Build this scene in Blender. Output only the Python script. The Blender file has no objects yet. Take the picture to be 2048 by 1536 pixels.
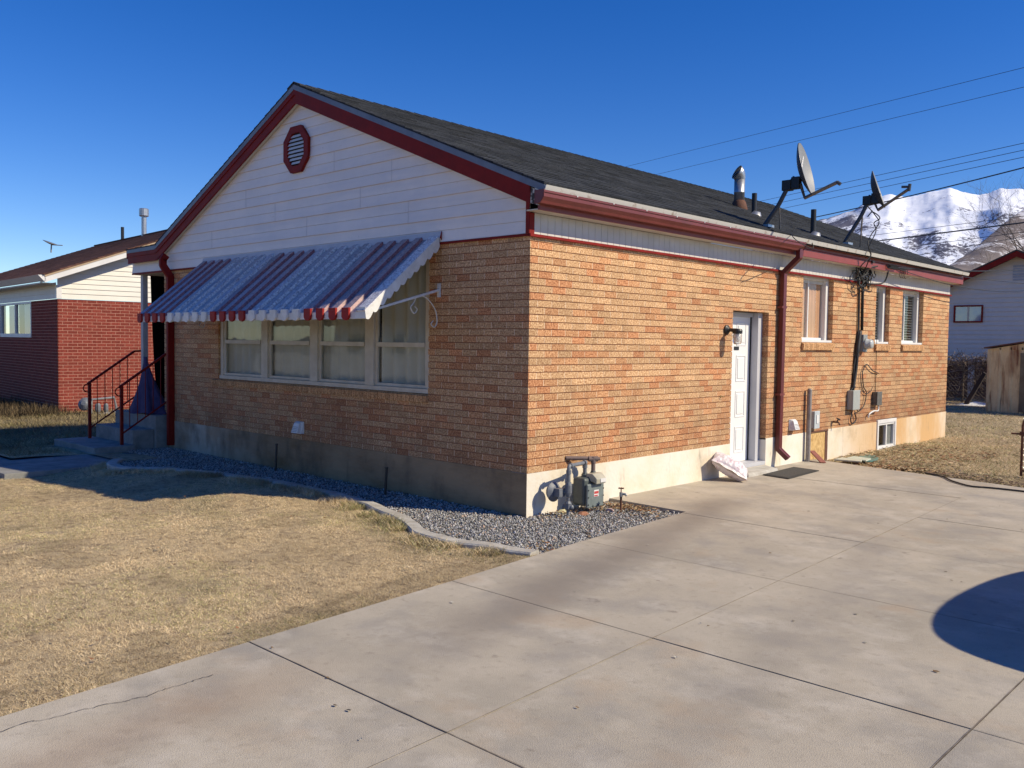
import bpy, math, random
import numpy as np
from mathutils import Vector, Matrix
random.seed(7)
rng = np.random.default_rng(11)
S = bpy.context.scene
COL = S.collection

# ------------------------------------------------------------------ camera
CAM = np.array([5.587, -6.102, 1.594])
YAW, PITCH, ROLL, FPX = -0.75953, -0.04584, 0.013787, 1783.2
def cam_axes():
    f = np.array([math.sin(YAW)*math.cos(PITCH), math.cos(YAW)*math.cos(PITCH), math.sin(PITCH)])
    r = np.array([math.cos(YAW), -math.sin(YAW), 0.0]); u = np.cross(r, f)
    c, s = math.cos(ROLL), math.sin(ROLL)
    return c*r+s*u, -s*r+c*u, f
RR, UU, FF = cam_axes()
cd = bpy.data.cameras.new("camera"); cam = bpy.data.objects.new("camera", cd); COL.objects.link(cam)
cd.sensor_width = 36; cd.lens = FPX/2048*36; cd.clip_start = 0.05; cd.clip_end = 30000
M4 = Matrix.Identity(4)
for i in range(3):
    M4[i][0] = RR[i]; M4[i][1] = UU[i]; M4[i][2] = -FF[i]; M4[i][3] = CAM[i]
cam.matrix_world = M4
S.camera = cam
def ray(px, py):            # survey helper: direction through a point of the photograph (2048 px wide)
    return FF + RR*(px-1024)/FPX - UU*(py-768)/FPX
def at(px, py, ax, v):      # ... where it meets a plane x=, y= or z= of the place
    a = 'xyz'.index(ax); d = ray(px, py); t = (v-CAM[a])/d[a]
    return CAM + t*d

# ------------------------------------------------------------------ world, sun, exposure
SUN = Vector((1.15, 0.58, 1.0)).normalized()
el = math.asin(SUN.z); az = math.atan2(SUN.x, SUN.y)
w = bpy.data.worlds.new("World"); S.world = w; w.use_nodes = True
nt = w.node_tree; bg = nt.nodes['Background']
sky = nt.nodes.new('ShaderNodeTexSky'); sky.sky_type = 'NISHITA'; sky.sun_disc = False
sky.sun_elevation = el; sky.sun_rotation = az; sky.altitude = 1400; sky.air_density = 1.0; sky.dust_density = 0.15; sky.ozone_density = 3.5
hs = nt.nodes.new('ShaderNodeHueSaturation'); hs.inputs['Saturation'].default_value = 1.36; hs.inputs['Hue'].default_value = 0.517; hs.inputs['Value'].default_value = 1.50
nt.links.new(sky.outputs[0], hs.inputs['Color']); nt.links.new(hs.outputs[0], bg.inputs[0]); bg.inputs[1].default_value = 0.085
sl = bpy.data.lights.new("sun", 'SUN'); so = bpy.data.objects.new("sun", sl); COL.objects.link(so)
sl.energy = 5.0; sl.angle = math.radians(0.53); sl.color = (1.0, 0.88, 0.66)
so.rotation_euler = SUN.to_track_quat('Z', 'Y').to_euler(); so.location = (20, 15, 20)
S.view_settings.view_transform = 'Standard'; S.view_settings.look = 'None'
S.view_settings.gamma = 1; S.view_settings.exposure = 0.10
S.render.engine = 'CYCLES'

# ------------------------------------------------------------------ materials
MATS = {}
def srgb(r, g, b):
    f = lambda c: (c/255/12.92) if c/255 <= 0.04045 else ((c/255+0.055)/1.055)**2.4
    return (f(r), f(g), f(b))
def mat(name, c1, c2=None, scale=8, detail=6, rough=0.7, metal=0.0, bump=0.0, bscale=60, attr=False, stretch=(1, 1, 1), lo=0.35, hi=0.65, c3=None, spec=0.5, bdist=0.01, coat=0.0):
    if name in MATS: return MATS[name]
    m = bpy.data.materials.new(name); m.use_nodes = True; n = m.node_tree.nodes; l = m.node_tree.links
    b = n['Principled BSDF']; b.inputs['Roughness'].default_value = rough; b.inputs['Metallic'].default_value = metal
    b.inputs['Specular IOR Level'].default_value = spec; b.inputs['Coat Weight'].default_value = coat
    geo = n.new('ShaderNodeNewGeometry'); mp = n.new('ShaderNodeMapping'); mp.inputs['Scale'].default_value = stretch
    l.new(geo.outputs['Position'], mp.inputs[0])
    c2 = c2 or tuple(x*0.8 for x in c1)
    no = n.new('ShaderNodeTexNoise'); no.inputs['Scale'].default_value = scale; no.inputs['Detail'].default_value = detail; no.inputs['Roughness'].default_value = 0.65
    l.new(mp.outputs[0], no.inputs[0])
    cr = n.new('ShaderNodeValToRGB'); cr.color_ramp.elements[0].position = lo; cr.color_ramp.elements[1].position = hi
    cr.color_ramp.elements[0].color = (*c1, 1); cr.color_ramp.elements[1].color = (*c2, 1)
    if c3:
        e = cr.color_ramp.elements.new((lo+hi)/2); e.color = (*c3, 1)
    l.new(no.outputs[0], cr.inputs[0]); out = cr.outputs[0]
    if attr:
        at_ = n.new('ShaderNodeAttribute'); at_.attribute_name = 'Col'
        mx = n.new('ShaderNodeMix'); mx.data_type = 'RGBA'; mx.blend_type = 'MULTIPLY'; mx.inputs[0].default_value = 1
        l.new(out, mx.inputs[6]); l.new(at_.outputs[0], mx.inputs[7]); out = mx.outputs[2]
    l.new(out, b.inputs['Base Color'])
    if bump:
        nb = n.new('ShaderNodeTexNoise'); nb.inputs['Scale'].default_value = bscale; nb.inputs['Detail'].default_value = 4
        l.new(mp.outputs[0], nb.inputs[0]); bp = n.new('ShaderNodeBump'); bp.inputs['Strength'].default_value = bump; bp.inputs['Distance'].default_value = bdist
        l.new(nb.outputs[0], bp.inputs['Height']); l.new(bp.outputs[0], b.inputs['Normal'])
    m['out'] = 1; MATS[name] = m; return m
def glassmat(name, tint=(0.02, 0.025, 0.03), refl=1.0):
    m = bpy.data.materials.new(name); m.use_nodes = True; n = m.node_tree.nodes; l = m.node_tree.links
    for x in list(n): n.remove(x)
    o = n.new('ShaderNodeOutputMaterial'); t = n.new('ShaderNodeBsdfTransparent'); t.inputs[0].default_value = (0.82, 0.86, 0.86, 1)
    g = n.new('ShaderNodeBsdfGlossy'); g.inputs['Roughness'].default_value = 0.02
    no = n.new('ShaderNodeTexNoise'); no.inputs['Scale'].default_value = 1.6; ge = n.new('ShaderNodeNewGeometry'); l.new(ge.outputs['Position'], no.inputs[0])
    bp = n.new('ShaderNodeBump'); bp.inputs['Strength'].default_value = 0.06; bp.inputs['Distance'].default_value = 0.05; l.new(no.outputs[0], bp.inputs['Height']); l.new(bp.outputs[0], g.inputs['Normal'])
    f = n.new('ShaderNodeFresnel'); fm = n.new('ShaderNodeMath'); fm.operation = 'MULTIPLY_ADD'; fm.inputs[1].default_value = 1/1.52-1.52; fm.inputs[2].default_value = 1.52
    l.new(ge.outputs['Backfacing'], fm.inputs[0]); l.new(fm.outputs[0], f.inputs[0])      # same reflectance from both sides
    mx = n.new('ShaderNodeMixShader'); l.new(f.outputs[0], mx.inputs[0]); l.new(t.outputs[0], mx.inputs[1]); l.new(g.outputs[0], mx.inputs[2]); l.new(mx.outputs[0], o.inputs[0])
    return m

# ------------------------------------------------------------------ mesh helpers
ORG = {}
class MB:
    def __init__(s): s.v = []; s.f = []; s.c = []; s.sm = False
    def face(s, idx, col=(1, 1, 1)): s.f.append(idx); s.c.append(col)
    def poly(s, pts, col=(1, 1, 1)):
        k = len(s.v); s.v += [tuple(p) for p in pts]; s.face(tuple(range(k, k+len(pts))), col); return s
    def box(s, a, b, col=(1, 1, 1)):
        x0, y0, z0 = [min(p, q) for p, q in zip(a, b)]; x1, y1, z1 = [max(p, q) for p, q in zip(a, b)]
        return s.hexa([(x0, y0, z0), (x1, y0, z0), (x1, y1, z0), (x0, y1, z0), (x0, y0, z1), (x1, y0, z1), (x1, y1, z1), (x0, y1, z1)], col)
    def hexa(s, p, col=(1, 1, 1)):
        k = len(s.v); s.v += [tuple(q) for q in p]
        for q in ((0, 3, 2, 1), (4, 5, 6, 7), (0, 1, 5, 4), (1, 2, 6, 5), (2, 3, 7, 6), (3, 0, 4, 7)): s.face(tuple(k+i for i in q), col)
        return s
    def prism(s, pts, d, col=(1, 1, 1)):          # extrude polygon pts by vector d
        k = len(s.v); n = len(pts); s.v += [tuple(p) for p in pts] + [tuple(np.array(p)+np.array(d)) for p in pts]
        s.face(tuple(range(k+n-1, k-1, -1)), col); s.face(tuple(range(k+n, k+2*n)), col)
        for i in range(n): j = (i+1) % n; s.face((k+i, k+j, k+n+j, k+n+i), col)
        return s
    def tube(s, pts, r, n=8, col=(1, 1, 1), cap=True, flat=None):
        pts = [np.array(p, float) for p in pts]; R_ = r if isinstance(r, (list, tuple, np.ndarray)) else [r]*len(pts)
        k = len(s.v); up = None
        for i, p in enumerate(pts):
            t = pts[min(i+1, len(pts)-1)]-pts[max(i-1, 0)]; t = t/(np.linalg.norm(t)+1e-9)
            if up is None: up = np.array([0, 0, 1.0]) if abs(t[2]) < .9 else np.array([1.0, 0, 0])
            a = np.cross(t, up); a /= np.linalg.norm(a)+1e-9; b = np.cross(a, t); up = b
            for q in range(n):
                an = 2*math.pi*(q+.5)/n; s.v.append(tuple(p+R_[i]*(math.cos(an)*a+math.sin(an)*b)))
        for i in range(len(pts)-1):
            for q in range(n):
                q2 = (q+1) % n; s.face((k+i*n+q, k+(i+1)*n+q, k+(i+1)*n+q2, k+i*n+q2), col)
        if cap:
            s.face(tuple(k+q for q in range(n)), col); s.face(tuple(k+(len(pts)-1)*n+q for q in range(n-1, -1, -1)), col)
        return s
    def lathe(s, p, ax, prof, n=20, col=(1, 1, 1)):   # prof: list of (distance along axis, radius)
        ax = np.array(ax, float); ax /= np.linalg.norm(ax); p = np.array(p, float)
        return s._lathe(p, ax, prof, n, col)
    def _lathe(s, p, ax, prof, n, col):
        up = np.array([0, 0, 1.0]) if abs(ax[2]) < .9 else np.array([1.0, 0, 0])
        a = np.cross(ax, up); a /= np.linalg.norm(a); b = np.cross(ax, a); k = len(s.v)
        for (d, r) in prof:
            for q in range(n):
                an = 2*math.pi*q/n; s.v.append(tuple(p+ax*d+r*(math.cos(an)*a+math.sin(an)*b)))
        for i in range(len(prof)-1):
            for q in range(n):
                q2 = (q+1) % n; s.face((k+i*n+q, k+i*n+q2, k+(i+1)*n+q2, k+(i+1)*n+q), col)
        s.face(tuple(k+q for q in range(n-1, -1, -1)), col); s.face(tuple(k+(len(prof)-1)*n+q for q in range(n)), col)
        return s
    def build(s, name, m, parent=None, bevel=0.0, smooth=False, kind=None, label=None):
        me = bpy.data.meshes.new(name); org = ORG.get(parent.name, (0, 0, 0)) if parent else (0, 0, 0)
        me.from_pydata([(v[0]-org[0], v[1]-org[1], v[2]-org[2]) for v in s.v], [], s.f); me.update()
        ca = me.color_attributes.new('Col', 'FLOAT_COLOR', 'CORNER')
        buf = []
        for p, c in zip(me.polygons, s.c): buf += [c[0], c[1], c[2], 1.0]*p.loop_total
        ca.data.foreach_set('color', buf)
        me.materials.append(m)
        if smooth:
            for p in me.polygons: p.use_smooth = True
        o = bpy.data.objects.new(name, me); COL.objects.link(o)
        if parent: o.parent = parent
        ORG[o.name] = org
        if bevel:
            b = o.modifiers.new('bevel', 'BEVEL'); b.width = bevel; b.segments = 2; b.limit_method = 'ANGLE'; b.angle_limit = math.radians(40)
        if kind: o['kind'] = kind
        if label: o['label'] = label
        return o
def np_mesh(name, V, F, colv, m, smooth=False):
    me = bpy.data.meshes.new(name); me.vertices.add(len(V)); me.vertices.foreach_set('co', V.astype(np.float32).ravel())
    k = F.shape[1]; me.loops.add(F.size); me.loops.foreach_set('vertex_index', F.astype(np.int32).ravel())
    me.polygons.add(len(F)); me.polygons.foreach_set('loop_start', np.arange(0, F.size, k, dtype=np.int32))
    me.update(calc_edges=True)
    if colv is not None:
        ca = me.color_attributes.new('Col', 'FLOAT_COLOR', 'POINT'); ca.data.foreach_set('color', np.hstack([colv, np.ones((len(V), 1))]).astype(np.float32).ravel())
    me.materials.append(m)
    if smooth: me.polygons.foreach_set('use_smooth', np.ones(len(F), bool))
    o = bpy.data.objects.new(name, me); COL.objects.link(o); return o
def thing(name, label, cat, loc=(0, 0, 0), group=None):
    o = bpy.data.objects.new(name, None); COL.objects.link(o); o.location = loc; o.empty_display_size = .2
    o['label'] = label; o['category'] = cat
    if group: o['group'] = group
    ORG[o.name] = tuple(loc); return o
def tag(o, label, cat, group=None, kind=None):
    o['label'] = label; o['category'] = cat
    if group: o['group'] = group
    if kind: o['kind'] = kind
    return o
def jit(a): return 1+random.uniform(-a, a)
def arc(c, r, a0, a1, n, u, v):
    return [tuple(np.array(c)+r*math.cos(a0+(a1-a0)*i/n)*np.array(u)+r*math.sin(a0+(a1-a0)*i/n)*np.array(v)) for i in range(n+1)]

# ------------------------------------------------------------------ material set
def add_layer(m, col, scale, lo, hi, stretch=(1, 1, 1), amount=1.0, seed=0.0, zband=None):
    n = m.node_tree.nodes; l = m.node_tree.links; b = n['Principled BSDF']
    src = b.inputs['Base Color'].links[0].from_socket
    geo = n.new('ShaderNodeNewGeometry'); mp = n.new('ShaderNodeMapping'); mp.inputs['Scale'].default_value = stretch; mp.inputs['Location'].default_value = (seed, seed*1.7, seed*.6)
    l.new(geo.outputs['Position'], mp.inputs[0]); no = n.new('ShaderNodeTexNoise'); no.inputs['Scale'].default_value = scale; no.inputs['Detail'].default_value = 7; no.inputs['Roughness'].default_value = .6
    l.new(mp.outputs[0], no.inputs[0]); mr = n.new('ShaderNodeMapRange'); mr.inputs[1].default_value = lo; mr.inputs[2].default_value = hi; mr.inputs[4].default_value = amount
    l.new(no.outputs[0], mr.inputs[0]); fac = mr.outputs[0]
    if zband:
        sx = n.new('ShaderNodeSeparateXYZ'); l.new(geo.outputs['Position'], sx.inputs[0]); m2 = n.new('ShaderNodeMapRange')
        ax, a, bb = zband; m2.inputs[1].default_value = a; m2.inputs[2].default_value = bb; l.new(sx.outputs['XYZ'.index(ax)], m2.inputs[0])
        mm = n.new('ShaderNodeMath'); mm.operation = 'MULTIPLY'; l.new(fac, mm.inputs[0]); l.new(m2.outputs[0], mm.inputs[1]); fac = mm.outputs[0]
    mx = n.new('ShaderNodeMix'); mx.data_type = 'RGBA'; l.new(fac, mx.inputs[0]); l.new(src, mx.inputs[6]); mx.inputs[7].default_value = (*col, 1); l.new(mx.outputs[2], b.inputs['Base Color'])
def brickmat(name, c_dark, c_mid, c_light, sc=46, stretch=(1, 1, 1), att=True):
    m = mat(name, c_dark, c_light, scale=sc, detail=8, rough=.9, bump=.55, bscale=85, attr=att, lo=.36, hi=.64, c3=c_mid, spec=.25, bdist=.006, stretch=stretch); return m
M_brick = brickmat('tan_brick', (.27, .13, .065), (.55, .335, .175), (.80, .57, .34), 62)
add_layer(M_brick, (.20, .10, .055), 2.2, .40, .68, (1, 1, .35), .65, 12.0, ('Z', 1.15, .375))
add_layer(M_brick, (.16, .09, .055), 5.0, .60, .72, (1, 1, .4), .45, 22.0)
M_mortv = mat('light_mortar', (.95, .76, .55), (.80, .60, .42), scale=30, rough=.95, spec=.2)
M_morth = mat('dark_mortar', (.33, .14, .09), (.42, .20, .125), scale=20, rough=.95, spec=.2)
M_conc = mat('foundation_concrete', (.76, .71, .62), (.52, .45, .35), scale=1.6, detail=9, rough=.9, bump=.3, bscale=25, lo=.42, hi=.72, c3=(.73, .65, .51), spec=.25)
add_layer(M_conc, (.60, .38, .18), 1.1, .22, .52, (1, 1, .5), 1.0, 3.1, ('Y', 6.3, 8.5))      # ochre staining toward the back
add_layer(M_conc, (.20, .17, .13), 9, .60, .78, (1, 1, .25), .7, 5.0)
M_white = mat('white_vinyl', (.74, .73, .71), (.66, .65, .64), scale=3, rough=.45, bump=.05, bscale=3)
M_siding = mat('painted_lap_siding', (.88, .80, .73), (.79, .73, .68), scale=2.2, rough=.5, bump=.25, bscale=5, bdist=.02)
add_layer(M_siding, (.50, .33, .20), 5, .66, .8, (1, 1, 4), .5, 2.0)
add_layer(M_siding, (.45, .40, .37), 30, .70, .76, (1, 1, .6), .7, 5.0)
add_layer(M_siding, (.66, .63, .63), 1.3, .45, .7, (.4, 1, 5), .6, 7.0)
M_groove = mat('rusty_lap_edge', (.70, .54, .42), (.70, .62, .56), scale=4, rough=.8)
M_red = mat('dark_red_paint', (.23, .012, .008), (.17, .010, .007), scale=6, rough=.6, bump=.06, bscale=20, spec=.18)
M_gut = mat('red_gutter_paint', (.175, .034, .030), (.14, .026, .024), scale=4, rough=.45)
M_fas = mat('faded_red_fascia', (.27, .052, .042), (.22, .042, .034), scale=5, rough=.5)
add_layer(M_gut, (.42, .30, .27), 38, .68, .73, (1, .6, 1), .6, 2.0)
add_layer(M_gut, (.10, .03, .025), 5, .56, .7, (1, .3, 1), .5, 6.0)
add_layer(M_fas, (.50, .40, .36), 30, .68, .73, (1, .6, 1), .6, 2.0)
add_layer(M_red, (.35, .12, .10), 26, .68, .74, (1, 1, 1), .5, 2.0)
M_drip = mat('weathered_metal_edge', (.62, .61, .57), (.30, .20, .13), scale=7, rough=.5, metal=.1, lo=.56, hi=.72)
M_rakemetal = mat('blue_grey_metal_edge', (.17, .20, .25), (.12, .14, .19), scale=4, rough=.5)
M_shingle = mat('asphalt_shingle', (.052, .057, .066), (.022, .025, .030), scale=40, detail=8, rough=.95, bump=.7, bscale=180, attr=True, spec=.2, bdist=.006)
M_soffit = mat('cream_soffit', (.66, .62, .52), (.60, .55, .46), scale=3, rough=.6)
M_frieze = mat('cream_bead_board', (.62, .60, .55), (.55, .53, .48), scale=3, rough=.6)
M_trimw = mat('aged_window_frame', (.64, .58, .48), (.52, .46, .36), scale=5, rough=.6, bump=.1, bscale=30)
M_glass = glassmat('window_glass')
M_drape = mat('beige_drape', (.66, .63, .55), (.56, .53, .45), scale=2, rough=.9)
M_greendrape = mat('olive_drape', (.22, .21, .13), (.16, .15, .09), scale=2, rough=.9)
M_dark = mat('dark_interior', (.015, .014, .013), (.01, .01, .01), scale=2, rough=.9)
M_black = mat('black_plastic', (.018, .018, .02), (.012, .012, .013), scale=5, rough=.45)
M_blackcloth = mat('black_shade_cloth', (.006, .006, .007), (.003, .003, .003), scale=15, rough=.95, spec=.1)
M_grey = mat('grey_paint_metal', (.30, .31, .30), (.24, .25, .24), scale=8, rough=.45, bump=.05)
M_pipegrey = mat('grey_painted_pipe', (.17, .185, .21), (.12, .13, .15), scale=25, rough=.5)
M_meter = mat('green_grey_meter_paint', (.10, .122, .12), (.075, .092, .09), scale=20, rough=.45)
M_rust = mat('rusty_iron', (.16, .065, .035), (.09, .04, .025), scale=30, rough=.85, bump=.3)
M_galv = mat('galvanised_steel', (.50, .51, .52), (.36, .37, .38), scale=10, rough=.38, metal=.75)
M_dish = mat('dish_grey', (.27, .28, .29), (.24, .25, .26), scale=5, rough=.5)
M_dishdark = mat('dish_mount_grey', (.06, .065, .075), (.045, .05, .06), scale=10, rough=.5)
M_gravel = mat('gravel_stone', (1, 1, 1), (.8, .8, .82), scale=90, rough=.85, attr=True, spec=.3)
M_gravbed = mat('gravel_fines', (.26, .25, .24), (.09, .09, .088), scale=70, rough=.95, bump=.8, bscale=90)
M_curb = mat('edging_concrete', (.52, .50, .45), (.36, .33, .28), scale=7, detail=8, rough=.9, bump=.4, bscale=60)
M_step = mat('step_concrete', (.30, .29, .27), (.18, .18, .17), scale=5, detail=8, rough=.9, bump=.3)
M_straw = mat('dry_grass_blades', (1, 1, 1), (.85, .85, .85), scale=3, rough=.8, attr=True, spec=.25)
M_leaf = mat('dead_leaf', (1, 1, 1), (.7, .7, .7), scale=40, rough=.8, attr=True, spec=.2)
M_bark = mat('bare_bark', (.20, .165, .13), (.12, .10, .085), scale=6, rough=.95)
M_wire = mat('wire_black', (.02, .02, .022), (.014, .014, .016), scale=5, rough=.6)

# driveway concrete
M_drive = mat('driveway_concrete', (.51, .452, .36), (.35, .312, .25), scale=.75, detail=10, rough=.88, bump=.38, bscale=210, c3=(.44, .388, .307), lo=.34, hi=.68, spec=.3)
add_layer(M_drive, (.31, .285, .25), 1.9, .48, .66, (1, 1, 1), .75, 4.0)
add_layer(M_drive, (.57, .515, .43), 3.4, .52, .70, (1, 1, 1), .55, 9.0)
add_layer(M_drive, (.42, .32, .22), 1.6, .58, .70, (1, 1, 1), .5, 17.0)
add_layer(M_drive, (.20, .17, .14), 6.0, .655, .72, (1, 1, 1), .55, 1.3)
add_layer(M_drive, (.24, .205, .165), 160.0, .54, .72, (1, 1, 1), .55, 2.3)
add_layer(M_drive, (.13, .11, .09), 58.0, .685, .72, (1, 1, 1), .55, 21.0)
add_layer(M_drive, (.10, .085, .07), 3.1, .74, .77, (1, 1, 1), .5, 33.0)
add_layer(M_drive, (.60, .56, .48), 230.0, .60, .72, (1, 1, 1), .6, 7.3)
add_layer(M_drive, (.30, .26, .205), 14.0, .56, .70, (1, 1, 1), .45, 11.3)
def add_band(m, p0, p1, width, col, amount):          # a soft dirty wheel track: distance to a line, broken up with noise
    n = m.node_tree.nodes; l = m.node_tree.links; b = n['Principled BSDF']; src = b.inputs['Base Color'].links[0].from_socket
    geo = n.new('ShaderNodeNewGeometry'); d = np.array(p1)-np.array(p0); L_ = np.linalg.norm(d); nx, ny = -d[1]/L_, d[0]/L_
    dot = n.new('ShaderNodeVectorMath'); dot.operation = 'DOT_PRODUCT'; dot.inputs[1].default_value = (nx, ny, 0); l.new(geo.outputs['Position'], dot.inputs[0])
    no = n.new('ShaderNodeTexNoise'); no.inputs['Scale'].default_value = 1.4; no.inputs['Detail'].default_value = 6; l.new(geo.outputs['Position'], no.inputs[0])
    a0 = n.new('ShaderNodeMath'); a0.operation = 'MULTIPLY_ADD'; a0.inputs[1].default_value = .35; a0.inputs[2].default_value = -.175-(nx*p0[0]+ny*p0[1]); l.new(no.outputs[0], a0.inputs[0])
    a = n.new('ShaderNodeMath'); a.operation = 'ADD'; l.new(dot.outputs['Value'], a.inputs[0]); l.new(a0.outputs[0], a.inputs[1])
    ab = n.new('ShaderNodeMath'); ab.operation = 'ABSOLUTE'; l.new(a.outputs[0], ab.inputs[0])
    mr = n.new('ShaderNodeMapRange'); mr.interpolation_type = 'SMOOTHSTEP'; mr.inputs[1].default_value = width; mr.inputs[2].default_value = 0; mr.inputs[3].default_value = 0; mr.inputs[4].default_value = amount; l.new(ab.outputs[0], mr.inputs[0])
    # fade beyond the ends
    do2 = n.new('ShaderNodeVectorMath'); do2.operation = 'DOT_PRODUCT'; do2.inputs[1].default_value = (d[0]/L_, d[1]/L_, 0); l.new(geo.outputs['Position'], do2.inputs[0])
    t0 = (d[0]*p0[0]+d[1]*p0[1])/L_; m3 = n.new('ShaderNodeMapRange'); m3.interpolation_type = 'SMOOTHSTEP'; m3.inputs[1].default_value = t0+L_+.5; m3.inputs[2].default_value = t0+L_-1.0; l.new(do2.outputs['Value'], m3.inputs[0])
    m4 = n.new('ShaderNodeMapRange'); m4.interpolation_type = 'SMOOTHSTEP'; m4.inputs[1].default_value = t0-.3; m4.inputs[2].default_value = t0+.6; l.new(do2.outputs['Value'], m4.inputs[0])
    p = n.new('ShaderNodeMath'); p.operation = 'MULTIPLY'; l.new(mr.outputs[0], p.inputs[0]); l.new(m3.outputs[0], p.inputs[1])
    p2 = n.new('ShaderNodeMath'); p2.operation = 'MULTIPLY'; l.new(p.outputs[0], p2.inputs[0]); l.new(m4.outputs[0], p2.inputs[1])
    mx = n.new('ShaderNodeMix'); mx.data_type = 'RGBA'; l.new(p2.outputs[0], mx.inputs[0]); l.new(src, mx.inputs[6]); mx.inputs[7].default_value = (*col, 1); l.new(mx.outputs[2], b.inputs['Base Color'])
add_band(M_drive, (.85, 2.3), (2.2, -3.2), .42, (.215, .185, .155), .7)
add_band(M_drive, (2.75, 1.5), (3.9, -3.9), .26, (.27, .24, .205), .35)
add_band(M_drive, (1.9, -3.6), (2.6, -7.5), .35, (.30, .20, .13), .35)

# ------------------------------------------------------------------ setting: ground, lawns, driveway
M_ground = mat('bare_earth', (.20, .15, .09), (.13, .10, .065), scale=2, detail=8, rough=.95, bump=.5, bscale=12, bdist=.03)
M_lawnbase = mat('dormant_turf', (.50, .385, .22), (.22, .155, .085), scale=14, detail=9, rough=.95, bump=.7, bscale=110, c3=(.42, .32, .19), bdist=.02)
add_layer(M_lawnbase, (.10, .10, .04), .9, .55, .72, (1, 1, 1), .6, 2.2)
g = MB()
R0 = 9000
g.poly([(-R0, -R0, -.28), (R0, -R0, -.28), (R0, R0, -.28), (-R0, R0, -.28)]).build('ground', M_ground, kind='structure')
DJ = [-9.0, -6.9, -5.28, -3.68, -2.09, -.48, 1.15, 2.62, 4.12]
def lawn_edge(y):      # left edge of the driveway
    return np.interp(y, [-9, -4.9, -3.65, -2.03, -1.05, 1.2], [1.95, 1.51, 1.39, 1.24, 1.113, .962])
xj = lambda y: np.interp(y, [-9, -4, -2, -.4, 6], [3.15, 2.965, 2.855, 2.776, 2.45])
xj2 = 4.47; xr = 8.6; G = .0022
d = MB()
def panel(y0, y1, xa, xb):    # xa, xb functions of y
    a, b = y0+G, y1-G
    P = [(xa(a)+G, a), (xb(a)-G, a), (xb(b)-G, b), (xa(b)+G, b)]
    dz = random.uniform(-.0015, .0015)
    d.hexa([(x, y, -.12) for x, y in P]+[(x, y, dz) for x, y in P])
for i in range(len(DJ)-1):
    y0, y1 = DJ[i], DJ[i+1]
    left = lawn_edge if y0 < 1.0 else (lambda y: .004)
    if i == 6:
        d.hexa([(x, y, -.12) for x, y in [(.004, 1.27), (.957, 1.22), (.957, y1-G), (.004, y1-G)]]+[(x, y, 0) for x, y in [(.004, 1.27), (.957, 1.22), (.957, y1-G), (.004, y1-G)]]); left = lambda y: .957
    panel(y0, y1, left, xj)
    panel(DJ[i], y1, xj, lambda y: xj2); panel(DJ[i], y1, lambda y: xj2, lambda y: xr)
# last row with its ragged far end
for xa, xb, ya, yb in [(.004, 1.1, 6.05, 5.80), (1.1, 2.5, 5.80, 5.52), (2.5, xj2, 5.52, 5.05), (xj2, xr, 5.05, 4.9)]:
    P = [(xa+.001, 4.124), (xb-.001, 4.124), (xb-.001, yb), (xa+.001, ya)]
    d.hexa([(x, y, -.12) for x, y in P]+[(x, y, 0) for x, y in P])
# the slab corner beside the gravel (a small triangle of slab left of x=.96 between y 1.2 and 1.33)
drv = d.build('driveway', M_drive, bevel=.0010, kind='structure')
M_crack = mat('crack_dirt', (.07, .055, .04), (.04, .03, .025), scale=20, rough=1)
M_jd = mat('joint_dirt', (.13, .105, .08), (.27, .225, .18), scale=9, rough=1, lo=.4, hi=.62)
# joint filler under the gaps
j = MB()
j.box((0.03, 1.3, -.03), (xr, 5.0, -.0032)).box((1.2, -1.05, -.029), (xr, 1.25, -.0036)).box((2.0, -9, -.031), (xr, -1.06, -.0040))
j.build('joint_filler', M_crack, drv)
jm = MB()
def joint(p, q, w0, prob=1.0):
    p, q = np.array(p, float), np.array(q, float); L_ = np.linalg.norm(q-p); n_ = max(2, int(L_/.05)); nn = np.array([-(q-p)[1], (q-p)[0]])/L_; ph = random.uniform(0, 9)
    for k in range(n_):
        if random.random() > prob: continue
        a, b = p+(q-p)*k/n_, p+(q-p)*(k+1)/n_
        wa, wb = [w0*(.75+.35*math.sin(ph+t_*.9)*math.sin(ph*2+t_*.37)+.25*((t_*7919) % 13)/13) for t_ in (k, k+1)]
        jm.poly([(a[0]-nn[0]*wa, a[1]-nn[1]*wa, .0026), (b[0]-nn[0]*wb, b[1]-nn[1]*wb, .0026), (b[0]+nn[0]*wb, b[1]+nn[1]*wb, .0026), (a[0]+nn[0]*wa, a[1]+nn[1]*wa, .0026)])
for i, y in enumerate(DJ[1:]):
    xl = float(lawn_edge(y)) if y < 1.0 else (.96 if y < 1.3 else .03)
    joint((xl, y), (xr, y), .0034 if abs(y+3.68) < .1 else .0020)
for y0, y1 in zip(DJ[:-1], DJ[1:]): joint((float(xj(y0)), y0), (float(xj(y1)), y1), .0016); joint((xj2, y0), (xj2, y1), .0028)
jm.build('joint_dirt', M_jd, drv)
ck = MB(); cpts = [at(x, y, 'z', 0) for x, y in [(-60, 1478), (0, 1465), (55, 1446), (105, 1436), (150, 1425), (200, 1412), (250, 1402), (290, 1394), (330, 1380), (375, 1367), (400, 1358), (432, 1350)]]
pp = []
for a, b in zip(cpts[:-1], cpts[1:]):
    for k in range(5): pp.append(a+(b-a)*k/5+np.array([random.uniform(-.008, .008), random.uniform(-.012, .012), 0]))
for a, b in zip(pp[:-1], pp[1:]):
    dd = (b-a)[:2]; nn = np.array([-dd[1], dd[0]])/(np.linalg.norm(dd)+1e-6)*random.uniform(.0009, .0024)
    ck.poly([(a[0]+nn[0], a[1]+nn[1], .0032), (a[0]-nn[0], a[1]-nn[1], .0032), (b[0]-nn[0], b[1]-nn[1], .0032), (b[0]+nn[0], b[1]+nn[1], .0032)])
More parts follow.
